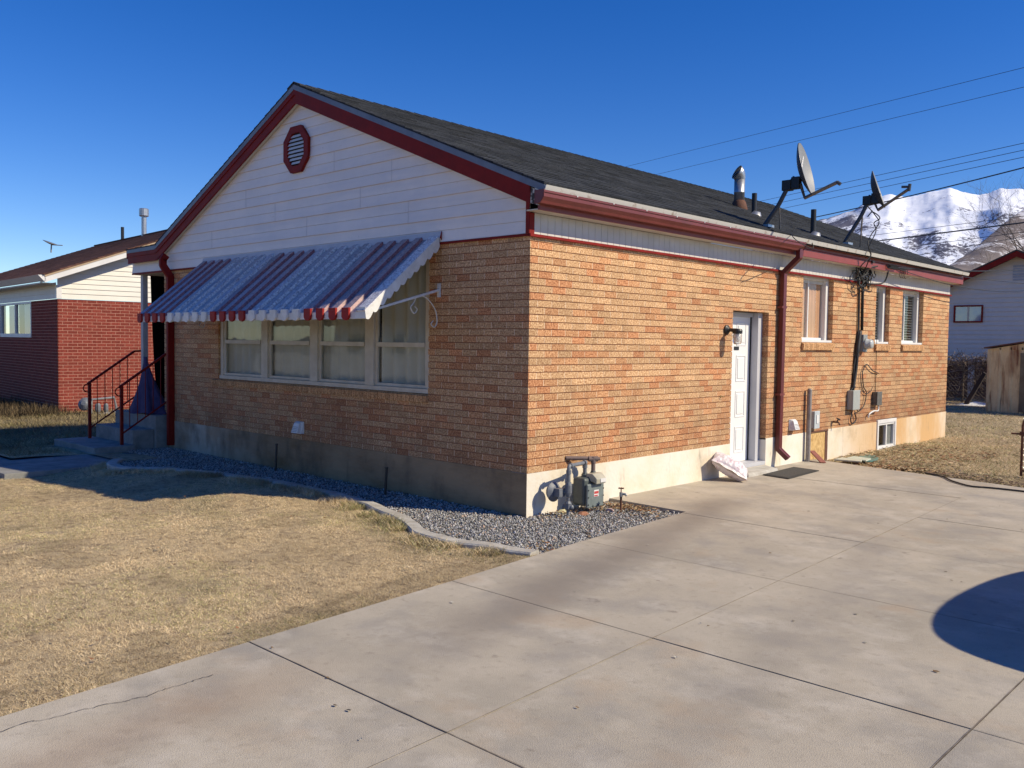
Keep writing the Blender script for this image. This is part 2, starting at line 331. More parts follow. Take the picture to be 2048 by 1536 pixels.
ck.build('crack', M_crack, drv)
# debris specks on the slab
sp = MB()
for k in range(70):
    x = random.uniform(1.5, 6.5); y = random.uniform(-5, 5); s_ = random.uniform(.003, .010)
    c = random.choice([(.06, .05, .04), (.12, .09, .06), (.5, .48, .42), (.25, .16, .08)])
    a0 = random.uniform(0, 3); P = [(x+s_*jit(.3)*math.cos(a0+t)*1.6, y+s_*jit(.3)*math.sin(a0+t), .004+random.uniform(0, .006)) for t in (0, 1.1, 2.4, 3.5, 4.8)]
    sp.poly(P, c)
tag(sp.build('leaf_crumbs', M_leaf), 'tiny dry leaf crumbs and grit scattered over the concrete driveway', 'debris', kind='stuff')

curbpts = [(-6.15, -1.22), (-5.85, -1.42), (-5.4, -1.47), (-4.75, -1.06), (-4.0, -.84), (-3.1, -.69), (-2.2, -.68), (-1.5, -.74), (-1.0, -.87), (-.5, -1.02), (-.1, -1.22), (.3, -1.27), (.7, -1.17), (1.10, -1.10)]
def catmull(P, n=8):
    P = [np.array(p, float) for p in P]; P = [2*P[0]-P[1]]+P+[2*P[-1]-P[-2]]; o = []
    for i in range(1, len(P)-2):
        for k in range(n):
            t = k/n; o.append(.5*((2*P[i])+(-P[i-1]+P[i+1])*t+(2*P[i-1]-5*P[i]+4*P[i+1]-P[i+2])*t*t+(-P[i-1]+3*P[i]-3*P[i+1]+P[i+2])*t**3))
    o.append(P[-2]); return o
cp = catmull(curbpts, 6)
def curb_y(x): return np.interp(x, [p[0] for p in cp], [p[1] for p in cp])
def sheet(name, xs, ys, zf, m, inside=None, kind='structure'):
    X, Y = np.meshgrid(xs, ys, indexing='ij'); Z = zf(X, Y); V = np.stack([X, Y, Z], -1).reshape(-1, 3)
    nx, ny = X.shape; i = np.arange(nx-1)[:, None]*ny+np.arange(ny-1)[None, :]
    F = np.stack([i, i+ny, i+ny+1, i+1], -1).reshape(-1, 4)
    if inside is not None:
        c = V[F].mean(1); F = F[inside(c[:, 0], c[:, 1])]
    o = np_mesh(name, V, F, None, m, True); o['kind'] = kind; return o
def lawn_z(X, Y):
    return -.022-.12*np.clip((-X-1.0)/3.0, 0, 1)*np.clip((-Y-1.35)/1.0, 0, 1)*np.clip((X+7.5)/2.0, 0, 1)+.010*np.sin(X*1.3+Y*.7)+.008*np.sin(X*3.1-Y*2.3)+.005*np.sin(X*7.7+Y*6.1)-.06*np.clip((-X-6)/3, 0, 1)*np.clip((Y+3)/2, 0, 1)
def in_front_lawn(x, y):
    return (x < lawn_edge(y)+.012*np.sin(y*23)*np.sin(y*61+1)+.006) & (y < np.where(x > -6.05, curb_y(x)-.02, 40)) & ~in_walk(x, y) & ~((x > -8.7) & (y > -1.25) & (x < -5.9))
WK = [(-5.95, -1.35), (-6.8, -2.45), (-30, -2.6+1.2), (-30, -.4), (-7.6, -2.25), (-7.3, -1.3)]
def in_walk(x, y):
    return (x < -6.0) & (y > -2.62+.0*x) & (y < -2.12+0*x) | ((x > -7.35) & (x < -6.05) & (y > -2.62) & (y < -1.15))
sheet('lawn', np.arange(-16, 2.2, .07), np.arange(-12, 7.0, .07), lawn_z, M_lawnbase, lambda x, y: (x < lawn_edge(y)+.02) & (y < np.where(x > -6.1, curb_y(x)+.02, 40)) & ~in_walk(x, y) & ((x > -8.6) | (y < -2.1)))
M_yard = mat('side_yard_painted_shade', (.14, .11, .065), (.06, .05, .032), scale=6, detail=9, rough=.97, bump=.9, bscale=60, c3=(.10, .08, .05), bdist=.02)  # dark ground tone: the shade between the houses is painted into the colour
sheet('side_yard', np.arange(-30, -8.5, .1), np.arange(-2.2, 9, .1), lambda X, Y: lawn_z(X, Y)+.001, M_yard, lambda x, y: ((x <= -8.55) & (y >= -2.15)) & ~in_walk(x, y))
wkm = MB()
wkm.box((-6.06, -2.60, -.25), (-7.33, -1.16, -.048))
for k in range(7): wkm.box((-7.345-1.4*k, -2.60, -.25), (-7.345-1.4*k-1.385, -2.13, -.050-.004*k))
wkm.build('path', M_step, bevel=.006, kind='structure')

# gravel bed
def in_bed(x, y):
    a = (x > -7.2) & (x < .0) & (y > curb_y(x)+.03) & (y < -.01)
    b = (x >= 0) & (x < lawn_edge(y)-.015) & (y > curb_y(x)+.04) & (y < 1.24-.0*x) & (x > .012)
    e = (x > -7.2) & (x <= -6.1) & (y > -.66) & (y < -.01)
    return ((a & (x > -6.1)) | b | e)
sheet('gravel_bed', np.arange(-7.3, 1.2, .03), np.arange(-1.6, 1.36, .03), lambda X, Y: -.055+.006*np.sin(X*9)*np.sin(Y*11), M_gravbed,
      lambda x, y: (x < lawn_edge(y)+.004) & (np.where(x > -6.15, y > curb_y(x), y > -1.3)))
def ico():
    t = (1+5**.5)/2; v = np.array([(-1, t, 0), (1, t, 0), (-1, -t, 0), (1, -t, 0), (0, -1, t), (0, 1, t), (0, -1, -t), (0, 1, -t), (t, 0, -1), (t, 0, 1), (-t, 0, -1), (-t, 0, 1)])/math.hypot(1, t)
    f = np.array([(0, 11, 5), (0, 5, 1), (0, 1, 7), (0, 7, 10), (0, 10, 11), (1, 5, 9), (5, 11, 4), (11, 10, 2), (10, 7, 6), (7, 1, 8), (3, 9, 4), (3, 4, 2), (3, 2, 6), (3, 6, 8), (3, 8, 9), (4, 9, 5), (2, 4, 11), (6, 2, 10), (8, 6, 7), (9, 8, 1)])
    return v, f
def stones(name, X, Y, Z, size, cols, m):
    v, f = ico(); n = len(X)
    sc = size[:, None]*rng.uniform(.55, 1.25, (n, 3)); sc[:, 2] *= .75
    A = rng.uniform(0, 2*np.pi, (n, 3)); V = v[None]*rng.uniform(.75, 1.2, (n, 12, 1))*sc[:, None, :]
    for (i, k) in ((0, 1), (1, 2)):
        a = A[:, i] if i == 0 else A[:, 1]*.2
        c, s = np.cos(a)[:, None], np.sin(a)[:, None]; p, q = V[..., i].copy(), V[..., k].copy(); V[..., i] = c*p-s*q; V[..., k] = s*p+c*q
    V += np.stack([X, Y, Z], -1)[:, None, :]
    F = (f[None]+12*np.arange(n)[:, None, None]).reshape(-1, 3)
    C = np.repeat(cols, 12, 0); return np_mesh(name, V.reshape(-1, 3), F, C, m)
n = 170000; X = rng.uniform(-7.2, 1.15, n); Y = rng.uniform(-1.5, 1.26, n)
k = in_bed(X, Y) & ((X > -1.6) | (rng.uniform(0, 1, n) < .75)); X, Y = X[k], Y[k]; n = len(X)
base = rng.uniform(.12, .66, n)**1.15; cc = np.stack([base*1.02, base, base*rng.uniform(.88, 1.02, n)], -1)
bm = rng.uniform(0, 1, n) < .08; cc[bm] *= np.array([1.35, 1.0, .75])
tag(stones('gravel', X, Y, -.045+rng.uniform(0, .022, n), rng.uniform(.0035, .0105, n)*rng.choice([.8, 1, 1, 1.4], n), cc, M_gravel), 'grey crushed stone gravel filling the bed along the front wall and corner', 'gravel', kind='stuff')
# edging curb
cb = MB(); W = .065
for i, (a, b) in enumerate(zip(cp[:-1], cp[1:])):
    def off(i_):
        t = cp[min(i_+1, len(cp)-1)]-cp[max(i_-1, 0)]; t = t/np.linalg.norm(t); return np.array([-t[1], t[0]])*W*(1+.05*math.sin(i_*1.7))
    oa, ob = off(i), off(i+1); za, zb = .012+.004*math.sin(i*.9), .012+.004*math.sin((i+1)*.9)
    P = [a-oa, b-ob, b+ob, a+oa]; kk = len(cb.v)
    cb.v += [(P[0][0], P[0][1], -.1), (P[1][0], P[1][1], -.1), (P[2][0], P[2][1], -.1), (P[3][0], P[3][1], -.1)]
    pt = lambda p, q, s_: p+(q-p)*s_
    T = [pt(P[0], P[3], .1), pt(P[1], P[2], .1), pt(P[2], P[1], .1), pt(P[3], P[0], .1)]
    cb.v += [(P[0][0], P[0][1], za-.012), (P[1][0], P[1][1], zb-.012), (P[2][0], P[2][1], zb-.012), (P[3][0], P[3][1], za-.012)]
    cb.v += [(T[0][0], T[0][1], za), (T[1][0], T[1][1], zb), (T[2][0], T[2][1], zb), (T[3][0], T[3][1], za)]
    for q in ((0, 1, 5, 4), (4, 5, 9, 8), (8, 9, 10, 11), (11, 10, 6, 7), (7, 6, 2, 3)): cb.face(tuple(kk+z for z in q))
    if i in (0, len(cp)-2): cb.face((kk+0, kk+4, kk+8, kk+11, kk+7, kk+3) if i == 0 else (kk+1, kk+2, kk+6, kk+10, kk+9, kk+5))
tag(cb.build('garden_edging', M_curb, smooth=False), 'low curving concrete edging strip between the dry lawn and the gravel bed', 'edging')

def vnoise(X, Y, seed):
    r = np.random.default_rng(seed); G_ = r.uniform(-1, 1, (64, 64)); xi, yi = np.floor(X).astype(int), np.floor(Y).astype(int); fx, fy = X-xi, Y-yi; fx = fx*fx*(3-2*fx); fy = fy*fy*(3-2*fy)
    g_ = lambda a, b_: G_[a % 64, b_ % 64]
    return (g_(xi, yi)*(1-fx)+g_(xi+1, yi)*fx)*(1-fy)+(g_(xi, yi+1)*(1-fx)+g_(xi+1, yi+1)*fx)*fy
# grass blades
def grass(name, X, Y, zf, L, Wd, cols, label, cat='grass', spread=1.0, lean=None):
    n = len(X); a = rng.uniform(0, 2*np.pi, n); tl = rng.uniform(.95, 1.56, n)*spread
    if lean is not None: tl = lean
    dx = np.stack([np.cos(a)*np.sin(tl), np.sin(a)*np.sin(tl), np.cos(tl)], -1)*L[:, None]
    b = rng.uniform(0, 2*np.pi, n); sx = np.stack([np.cos(b), np.sin(b), np.zeros(n)], -1)*Wd[:, None]
    B = np.stack([X, Y, zf(X, Y)+.002], -1); mid = B+dx*.55+np.array([0, 0, 1.])*L[:, None]*.12; tip = B+dx+sx*rng.uniform(-1.5, 1.5, (n, 1))
    V = np.stack([B-sx*.5, B+sx*.5, mid+sx*.4, mid-sx*.4, tip], 1).reshape(-1, 3)
    i = 5*np.arange(n)[:, None]; F = np.concatenate([i+np.array([[0, 1, 2]]), i+np.array([[0, 2, 3]]), i+np.array([[3, 2, 4]])])
    C = np.repeat(cols, 5, 0); o = np_mesh(name, V, F, C, M_straw); tag(o, label, cat, kind='stuff'); return o
def straw_cols(X, Y, n):
    t = rng.uniform(0, 1, n)[:, None]; c = (1-t)*np.array([1.0, .82, .52])+t*np.array([.74, .54, .30])
    pat = .5+.5*(.6*vnoise(X*1.3+50, Y*1.3+50, 3)+.5*vnoise(X*4+50, Y*4+50, 5)+.35*vnoise(X*11+99, Y*11+99, 6)); gr = (rng.uniform(0, 1, n) < .02+.07*(pat > .7))
    near = (Y > curb_y(X)-.45) & (X > -1.6); gr |= near & (rng.uniform(0, 1, n) < .34)
    ed = (X > lawn_edge(Y)-.35) & (X < 2.2) & (Y < -1); c[ed] *= .72
    c[gr] = np.array([.30, .29, .12])*rng.uniform(.6, 1.3, (gr.sum(), 1))
    dk = rng.uniform(0, 1, n) < .10; c[dk] *= .5
    pg_ = vnoise(X*.9+80, Y*.9+80, 9)+.5*vnoise(X*3+80, Y*3+80, 10); g2 = (pg_ > .35) & (rng.uniform(0, 1, n) < .35); c[g2] = c[g2]*np.array([.62, .72, .50])
    dirt = (vnoise(X*1.7+30, Y*1.7+30, 41)+.6*vnoise(X*5+30, Y*5+30, 42) > .62); c[dirt] = c[dirt]*.62
    return c*(.58+.70*pat[:, None])
N = 900000; r_ = rng.uniform(0, 1, N)
X = 1.7-12*r_**1.5; Y = rng.uniform(-6.5, .5, N)+0*X
k = in_front_lawn(X, Y) & (vnoise(X*6+70, Y*6+70, 21)+vnoise(X*19+70, Y*19+70, 22) > -.95+.5*rng.uniform(-1, 1, N)); X, Y = X[k], Y[k]; n = len(X)
pt = .5+.5*np.sin(X*5.3+1.4*np.sin(Y*4.1))*np.sin(Y*6.7+X)
grass('dry_grass', X, Y, lawn_z, rng.uniform(.010, .032, n)*(.75+.6*pt), rng.uniform(.0011, .0024, n), straw_cols(X, Y, n), 'short dormant straw coloured grass covering the front lawn')
# longer tufts along the edging
m_ = 16000; X = rng.uniform(-6.0, .9, m_); Y = curb_y(X)-.075-np.abs(rng.normal(0, .11, m_)); k = in_front_lawn(X, Y) & (np.sin(X*7)+np.sin(X*17+1) > -.7); X, Y = X[k], Y[k]; n = len(X)
c = straw_cols(X, Y, n); grass('grass_tufts', X, Y, lawn_z, rng.uniform(.05, .10, n), rng.uniform(.002, .0036, n), c, 'longer straw and green grass tufts growing along the concrete edging', spread=.75)
# left yard (between the houses) rough tufts
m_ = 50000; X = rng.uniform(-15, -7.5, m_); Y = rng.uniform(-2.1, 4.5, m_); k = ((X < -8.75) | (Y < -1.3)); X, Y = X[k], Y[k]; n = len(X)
grass('yard_weeds', X, Y, lawn_z, rng.uniform(.05, .15, n), rng.uniform(.003, .006, n), straw_cols(X, Y, n)*np.array([.42, .42, .36]), 'shaggy dead grass growing between the two houses', spread=.8)  # blade colours scaled down, so they carry the shade of this yard
# back lawn
def back_z(X, Y): return -.05+.012*np.sin(X*1.7+Y*.9)+.01*np.sin(Y*2.9-X)
def in_back(x, y): return (y > np.interp(x, [0, 1.1, 2.5, 4.5], [6.1, 5.86, 5.56, 5.1])) & ((x > .02) | (y > 11.75))
sheet('back_lawn', np.arange(-14, 12, .1), np.arange(4.9, 32, .1), back_z, M_lawnbase, lambda x, y: in_back(x, y) & (y > 4.9))
N = 150000; Y = 5.2+20*rng.uniform(0, 1, N)**1.6; X = rng.uniform(-4.5, 4.0, N); k = in_back(X, Y); X, Y = X[k], Y[k]; n = len(X)
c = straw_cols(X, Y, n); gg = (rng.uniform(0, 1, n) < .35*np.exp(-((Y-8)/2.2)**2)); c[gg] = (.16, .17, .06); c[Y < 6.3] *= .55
grass('back_dry_grass', X, Y, back_z, rng.uniform(.03, .075, n)*(1+(Y-6)*.03), rng.uniform(.003, .007, n), c, 'dry straw grass of the back yard beyond the end of the driveway')

# ------------------------------------------------------------------ THE HOUSE
H0, CH, NC = .375, .0677, 33; HT = H0+CH*NC; BL = .2032; SL = 11.60; FW = 7.40
house = thing('brick_house', 'single storey tan brick house with white gable, dark red trim and charcoal shingle roof', 'house', (0, 0, 0))
snap = lambda z: H0+round((z-H0)/CH)*CH
OP_S = [(3.70, 4.61, -1, 2.035), (5.575, 6.55, snap(1.655), HT), (8.13, 8.70, snap(1.655), HT), (9.26, 10.24, snap(1.655), HT), (8.30, 9.11, -.2, .44)]
OP_F = [(-5.78, -1.41, snap(1.045), HT)]
def rsub(r, ops):
    out = [r]
    for (a, b, c, d_) in ops:
        nx = []
        for (u0, u1, z0, z1) in out:
            if b <= u0 or a >= u1 or d_ <= z0 or c >= z1: nx.append((u0, u1, z0, z1)); continue
            if a > u0: nx.append((u0, a, z0, z1))
            if b < u1: nx.append((b, u1, z0, z1))
            if c > z0: nx.append((max(u0, a), min(u1, b), z0, c))
            if d_ < z1: nx.append((max(u0, a), min(u1, b), d_, z1))
        out = [q for q in nx if q[1]-q[0] > .006 and q[3]-q[2] > .004]
    return out
def brick_wall(name, side, u0, u1, ops):
    B, V_, Hh = MB(), MB(), MB()
    def bx(mb, r, d0, d1, col=(1, 1, 1)):
        a, b, c, e = r
        if side == 'x': mb.box((-d0, a, c), (-d1, b, e), col)
        else: mb.box((a, d0, c), (b, d1, e), col)
    g_ = .0075
    for i in range(NC):
        z0 = H0+i*CH; off = (BL/2 if i % 2 else 0)
        u = u0-BL+off-(0 if side == 'x' else 0); row = random.uniform(.93, 1.05)
        while u < u1:
            a, b = max(u+g_/2, u0), min(u+BL-g_/2, u1)
            if b-a > .012:
                t = random.random(); v = random.uniform(.84, 1.10)*row
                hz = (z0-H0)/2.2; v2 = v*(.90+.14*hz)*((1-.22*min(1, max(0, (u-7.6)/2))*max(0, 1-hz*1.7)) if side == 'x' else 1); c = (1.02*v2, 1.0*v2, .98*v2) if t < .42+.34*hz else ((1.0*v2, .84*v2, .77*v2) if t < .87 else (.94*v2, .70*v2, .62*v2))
                for r in rsub((a, b, z0+g_*.55, z0+CH-g_*.55), ops):
                    edge = any(abs(r[0]-o[1]) < 1e-6 or abs(r[1]-o[0]) < 1e-6 or abs(r[2]-o[3]) < 1e-6 or abs(r[3]-o[2]) < 1e-6 for o in ops)
                    jd = random.uniform(0, .0012)
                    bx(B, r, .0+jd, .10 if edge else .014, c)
            u += BL
        for r in rsub((u0+.004, u1-.004, z0+g_*.55+.001, z0+CH-g_*.55-.001), [(o[0]-.004, o[1]+.004, o[2]-.004, o[3]+.004) for o in ops]):
            bx(V_, r, .0024, .099)
    for r in rsub((u0+.009, u1-.009, H0, HT), [(o[0]-.008, o[1]+.008, o[2]-.008, o[3]+.008) for o in ops]):
        bx(Hh, r, .0100, .097)
    w_ = B.build(name, M_brick, house); V_.build('mortar_head_joints', M_mortv, w_); Hh.build('mortar_bed_joints', M_morth, w_)
    return w_
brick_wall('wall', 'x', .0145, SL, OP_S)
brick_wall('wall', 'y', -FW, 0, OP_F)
# hidden inner shell so that openings show rooms, back and left walls
sh = MB(); sh.box((-7.3, 11.35, 0), (-.1, 11.59, 2.6)); sh.box((-7.40, 2.3, 0), (-7.28, 11.34, 2.6)); sh.box((-7.27, .55, .1), (-.2, 11.2, .45)); sh.box((-7.40, .12, 0), (-7.30, 2.29, 2.6))
sh.build('rear_wall', M_brick, house)
cl = MB(); cl.box((-7.27, .12, 2.5), (-.12, 11.3, 2.56)); cl.build('ceiling', M_frieze, house)
# foundation
fo = MB()
def fseg(y0, y1, zb=-.3, rec=0.0):
    zt = lambda y: .376+.048*y/SL
    fo.hexa([(-.2, y0, zb), (.004-rec, y0, zb), (.004-rec, y1, zb), (-.2, y1, zb), (-.2, y0, zt(y0)), (.004-rec, y0, zt(y0)), (.004-rec, y1, zt(y1)), (-.2, y1, zt(y1))])
fseg(-.004, 3.70); fseg(4.61, 5.79); fseg(6.49, 8.30); fseg(9.11, SL+.003)
fo.box((-.19, 5.79, -.3), (-.02, 6.49, 0.0)); fo.box((-.19, 8.3, -.3), (.0, 9.11, -.06)); fo.box((-.30, 3.7, -.3), (-.0, 4.61, .05))
fo.box((-FW, .21, -.3), (-7.2, 11.5, .38)); fo.box((-7.19, 11.42, -.3), (-.205, SL, .42))
fo.build('foundation', M_conc, house)
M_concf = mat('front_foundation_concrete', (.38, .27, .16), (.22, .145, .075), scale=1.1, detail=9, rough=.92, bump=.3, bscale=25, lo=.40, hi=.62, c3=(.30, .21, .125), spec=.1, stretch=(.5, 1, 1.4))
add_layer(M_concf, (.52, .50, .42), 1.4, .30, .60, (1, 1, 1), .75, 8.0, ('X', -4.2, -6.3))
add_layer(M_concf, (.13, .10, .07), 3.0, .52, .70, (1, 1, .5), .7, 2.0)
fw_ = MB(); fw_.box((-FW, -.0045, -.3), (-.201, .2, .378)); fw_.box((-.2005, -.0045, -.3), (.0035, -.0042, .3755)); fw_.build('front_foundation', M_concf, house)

# --- gable siding
RZ, RX = 4.655, -3.75        # ridge (roof top)
def roof_r(x): return RZ-(x-RX)*(RZ-3.03)/(.25-RX)
def roof_l(x): return RZ+(x-RX)*(RZ-2.99)/(RX+7.45)
def rtop(x): return roof_r(x) if x > RX else (roof_l(x) if x > -7.45 else 2.99-.0*(x+7.45))
sd = MB(); gv = MB(); z = 2.605; Zs = []
while z < 4.5: Zs.append(z); z += .1165
def xlim(z_):
    t = z_+.10
    xr_ = .0 if t < roof_r(0) else RX+(RZ-t)*(.25-RX)/(RZ-3.03)
    xl_ = -8.44 if t < 2.98 else RX-(RZ-t)*(RX+7.45)/(RZ-2.99)
    return xl_, min(xr_, 0)
for i, z in enumerate(Zs):
    z1 = z+.1165; a0, b0 = xlim(z); a1, b1 = xlim(z1)
    if b0-a0 < .1: break
    if b1-a1 < 0: a1 = b1 = (a0+b0)/2
    big = i % 2 == 1
    yb = -.028 if not big else -.022; yt = -.016 if not big else -.016
    sd.hexa([(a0, yb, z+.002), (b0, yb, z+.002), (b0, -.003, z+.002), (a0, -.003, z+.002), (a1, yt, z1), (b1, yt, z1), (b1, -.003, z1), (a1, -.003, z1)])
    if not big and i > 0: gv.box((a0+.02, -.0265, z-.003), (b0-.02, -.018, z+.0025))
sid = sd.build('gable_siding', M_siding, house)
gv.build('lap_edge', M_groove, sid)
for (x, i) in [(-3.05, 8), (-2.55, 4), (-1.72, 2), (-4.3, 4), (-5.0, 6), (-3.6, 2), (-5.9, 2), (-2.0, 6)]:
    z = Zs[i]; sm = MB(); sm.box((x, -.0297, z+.004), (x+.0025, -.0275, z+.228)); sm.build('siding_seam', mat('seam_grey', (.58, .56, .56), (.5, .49, .5)), sid)
tr = MB(); tr.box((-FW-.0, -.034, 2.585), (.006, -.002, 2.603)); tr.box((-.0, -.034, 2.585), (.034, -.033+.0, 2.60))
tr.box((.0325, -.033, 2.578), (.002, SL+.01, 2.603)); tr.box((-.028, -.036, 2.604), (.016, -.0305, 2.90))
tr.box((.0045, -.0300, 2.604), (.018, .035, 2.795))
tr.build('red_trim', M_red, house)
# --- frieze (vertical bead board) on the side
fr = MB(); y = .037; i = 0
while y < SL: fr.box((-.05, y, 2.604), (.0035, min(y+.098, SL), 2.80)); y += .102
fb = MB(); fb.box((-.05, .036, 2.605), (-.002, SL-.01, 2.799)); f_o = fb.build('frieze_board', mat('bead_groove', (.20, .19, .17), (.15, .14, .13)), house)
fr.build('bead_board', M_frieze, f_o, bevel=.002)
so_ = MB(); so_.box((.002, -.06, 2.803), (.158, SL+.12, 2.815)); so_.build('soffit', M_soffit, house)
so_ = MB(); so_.box((-8.40, .0, 2.578), (-7.41, 2.2, 2.600)); so_.build('porch_soffit', M_soffit, house)
rs = MB()  # underside strip of the rakes + body of the roof edge
E_ = -.10
def rakeband(mb, lo, hi, y0, y1, xr_end=.16, xl_end=-7.45, porch=True):
    pts = [(xr_end, roof_r(xr_end)), (RX, RZ), (xl_end, roof_l(xl_end))]
    if porch: pts.append((-8.42, 2.985))
    for (xa, za), (xb, zb) in zip(pts[:-1], pts[1:]):
        mb.hexa([(xb, y0, zb+lo), (xa, y0, za+lo), (xa, y1, za+lo), (xb, y1, zb+lo), (xb, y0, zb+hi), (xa, y0, za+hi), (xa, y1, za+hi), (xb, y1, zb+hi)])
rakeband(rs, -.225, -.085, E_+.024, -.03, .15); rs.build('rake_soffit', M_soffit, house)
rk = MB(); rakeband(rk, -.238, -.078, E_-.002, E_+.022, .085); rk.build('rake_board', M_red, house)
rk2 = MB(); rakeband(rk2, -.135, -.0785, E_-.012, E_-.0025, .085); rk2.build('rake_moulding', M_red, house)
rm = MB(); rakeband(rm, -.078, -.016, E_-.018, E_-.001, .27); rm.build('rake_metal', M_rakemetal, house)
eb = MB(); eb.hexa([(.087, E_, 2.862), (.182, E_, 2.835), (.182, E_+.02, 2.835), (.087, E_+.02, 2.862), (.087, E_, 3.01), (.182, E_, 2.97), (.182, E_+.02, 2.97), (.087, E_+.02, 3.01)]); eb.build('eave_end_block', mat('peeling_white', (.55, .53, .5), (.05, .04, .035), scale=14, lo=.45, hi=.55, rough=.8), house)
# --- roof
rf = MB()
def slope(mb, xe, ze, xr_, zr, y0, y1, nc, tab=.31, drop=0.0):
    dx, dz = (xr_-xe)/nc, (zr-ze)/nc; L = math.hypot(dx, dz); nxv, nzv = -dz/L, dx/L
    if nzv < 0: nxv, nzv = -nxv, -nzv
    for i in range(nc):
        xa, za = xe+dx*i, ze+dz*i; xb, zb = xa+dx*1.06, za+dz*1.06
        y = y0-random.uniform(0, tab); row = random.uniform(.88, 1.1)
        while y < y1:
            w_ = tab*random.uniform(.55, 1.15); a, b = max(y, y0), min(y+w_, y1); y += w_
            if b-a < .004: continue
            t = random.uniform(.007, .012); v = random.choice([.72, .85, .95, 1.05, 1.15, 1.28])*row; c = (v, v*.99, v*.98) if random.random() < .85 else (v*1.06, v*1.02, v*.97)
            P = lambda x_, z_, yy, k_: (x_+nxv*k_, yy, z_+nzv*k_)
            mb.hexa([P(xa, za, a, -.012), P(xa, za, b, -.012), P(xb, zb, b, -.012), P(xb, zb, a, -.012), P(xa, za, a, t), P(xa, za, b, t), P(xb, zb, b, .0015), P(xb, zb, a, .0015)], c)
slope(rf, .268, 3.024, RX, RZ-.006, E_-.02, SL+.15, 31)
slope(rf, -7.45, 2.985, RX, RZ-.006, E_-.02, SL+.15, 29, .6)
slope(rf, -8.46, 2.965, -7.42, 2.985, E_-.02, 2.4, 6, .6)
roof = rf.build('roof', M_shingle, house)
rc = MB(); y = E_-.02
while y < SL+.1:
    v = random.uniform(.8, 1.3)
    for s_ in (1, -1):
        rc.hexa([(RX, y, RZ+.004), (RX+s_*.14, y, RZ-.055), (RX+s_*.14, y+.3, RZ-.062), (RX, y+.3, RZ-.004), (RX, y, RZ+.016), (RX+s_*.14, y, RZ-.043), (RX+s_*.14, y+.3, RZ-.055), (RX, y+.3, RZ+.005)], (v, v, v))
    y += .17
rc.build('ridge_cap', M_shingle, roof)
dk = MB()
for (xa, za, xb, zb) in [(.25, 3.0, RX, RZ-.03), (-7.44, 2.96, RX, RZ-.03)]:
    dk.hexa([(xa, E_, za-.06), (xa, SL+.12, za-.06), (xb, SL+.12, zb-.06), (xb, E_, zb-.06), (xa, E_, za-.013), (xa, SL+.12, za-.013), (xb, SL+.12, zb-.013), (xb, E_, zb-.013)])
dk.build('roof_deck', M_dark, roof)
# --- side fascia, drip edge, gutter
fa = MB(); fa.box((.158, E_+.022, 2.800), (.182, SL+.14, 2.955)); fa.box((-.12, SL+.12, 2.79), (.157, SL+.14, 2.95)); fa.build('fascia', M_fas, house)
fa2 = MB(); fa2.box((.1825, 5.02, 2.895), (.190, SL+.14, 2.905)); fa2.build('fascia_groove', M_red, house)
de = MB(); de.hexa([(.15, E_-.012, 2.957), (.268, E_-.012, 2.955), (.268, SL+.15, 2.955), (.15, SL+.15, 2.957), (.15, E_-.012, 3.000), (.288, E_-.012, 3.006), (.288, SL+.15, 3.006), (.15, SL+.15, 3.000)])
de.build('drip_edge', M_drip, house)
def kgutter(mb, x0, x1, z0, z1, ya, yb):
    P = [(x0, z1), (x0, z0), (x0+(x1-x0)*.62, z0), (x0+(x1-x0)*.70, z0+.022), (x0+(x1-x0)*.92, z0+.055), (x0+(x1-x0)*.92, z0+.085), (x1, z0+.092), (x1, z1-.012), (x1-.012, z1-.012), (x1-.014, z0+.094), (x0+(x1-x0)*.85, z0+.07), (x0+.004, z0+.01), (x0+.004, z1)]
    mb.prism([(p[0], ya, p[1]) for p in P][::-1], (0, yb-ya, 0))
gu = MB(); kgutter(gu, .1835, .300, 2.845, 2.968, -.155, 5.0); gut = gu.build('gutter', M_gut, house)
ge = MB(); ge.prism([(.1838, -.153, 2.848), (.255, -.153, 2.848), (.295, -.153, 2.895), (.296, -.153, 2.962), (.184, -.153, 2.962)][::-1], (0, .004, 0)); ge.build('gutter_end_cap', M_gut, gut); ge = MB(); ge.prism([(.1838, 4.993, 2.848), (.255, 4.993, 2.848), (.295, 4.993, 2.895), (.296, 4.993, 2.962), (.184, 4.993, 2.962)][::-1], (0, .004, 0))
ge.build('gutter_end_cap', M_gut, gut)
for k in range(9): ns = MB(); ns.box((.3005, .3+.55*k, 2.945), (.306, .312+.55*k, 2.957)); ns.build('gutter_spike', M_white, gut)
M_dsp = mat('downspout_maroon', (.125, .016, .016), (.10, .013, .013), scale=4, rough=.4)
def downspout(pts, wx, wy, name='downspout'):   # rectangular tube swept through points (thin side wx)
    mb = MB(); pts = [np.array(p, float) for p in pts]
    for a, b in zip(pts[:-1], pts[1:]):
        t = b-a; L = np.linalg.norm(t); t = t/L; 
        side = np.array([0, 1.0, 0]) if abs(t[1]) < .3 else np.array([1.0, 0, 0])
        u = np.cross(t, side); u /= np.linalg.norm(u); v = np.cross(t, u)
        aa, bb = a-t*.012, b+t*.012; P = []
        for q in (aa, bb):
            for su, sv in ((-1, -1), (1, -1), (1, 1), (-1, 1)):
                hu, hv = (wx/2, wy/2) if abs(side[1]) > .5 else (wy/2, wx/2)
                P.append(q+u*su*hu+v*sv*hv)
        mb.hexa(P)
    return mb
ds = downspout([(.24, 4.93, 2.86), (.24, 4.93, 2.76), (.055, 4.88, 2.565), (.05, 4.88, .24), (.17, 4.90, .13)], .062, .085)
dso = ds.build('downspout', M_dsp, house, bevel=.006)
for z in (2.1, .95): st = MB(); st.box((.012, 4.815, z), (.084, 4.945, z+.03)); st.build('strap', M_gut, dso)
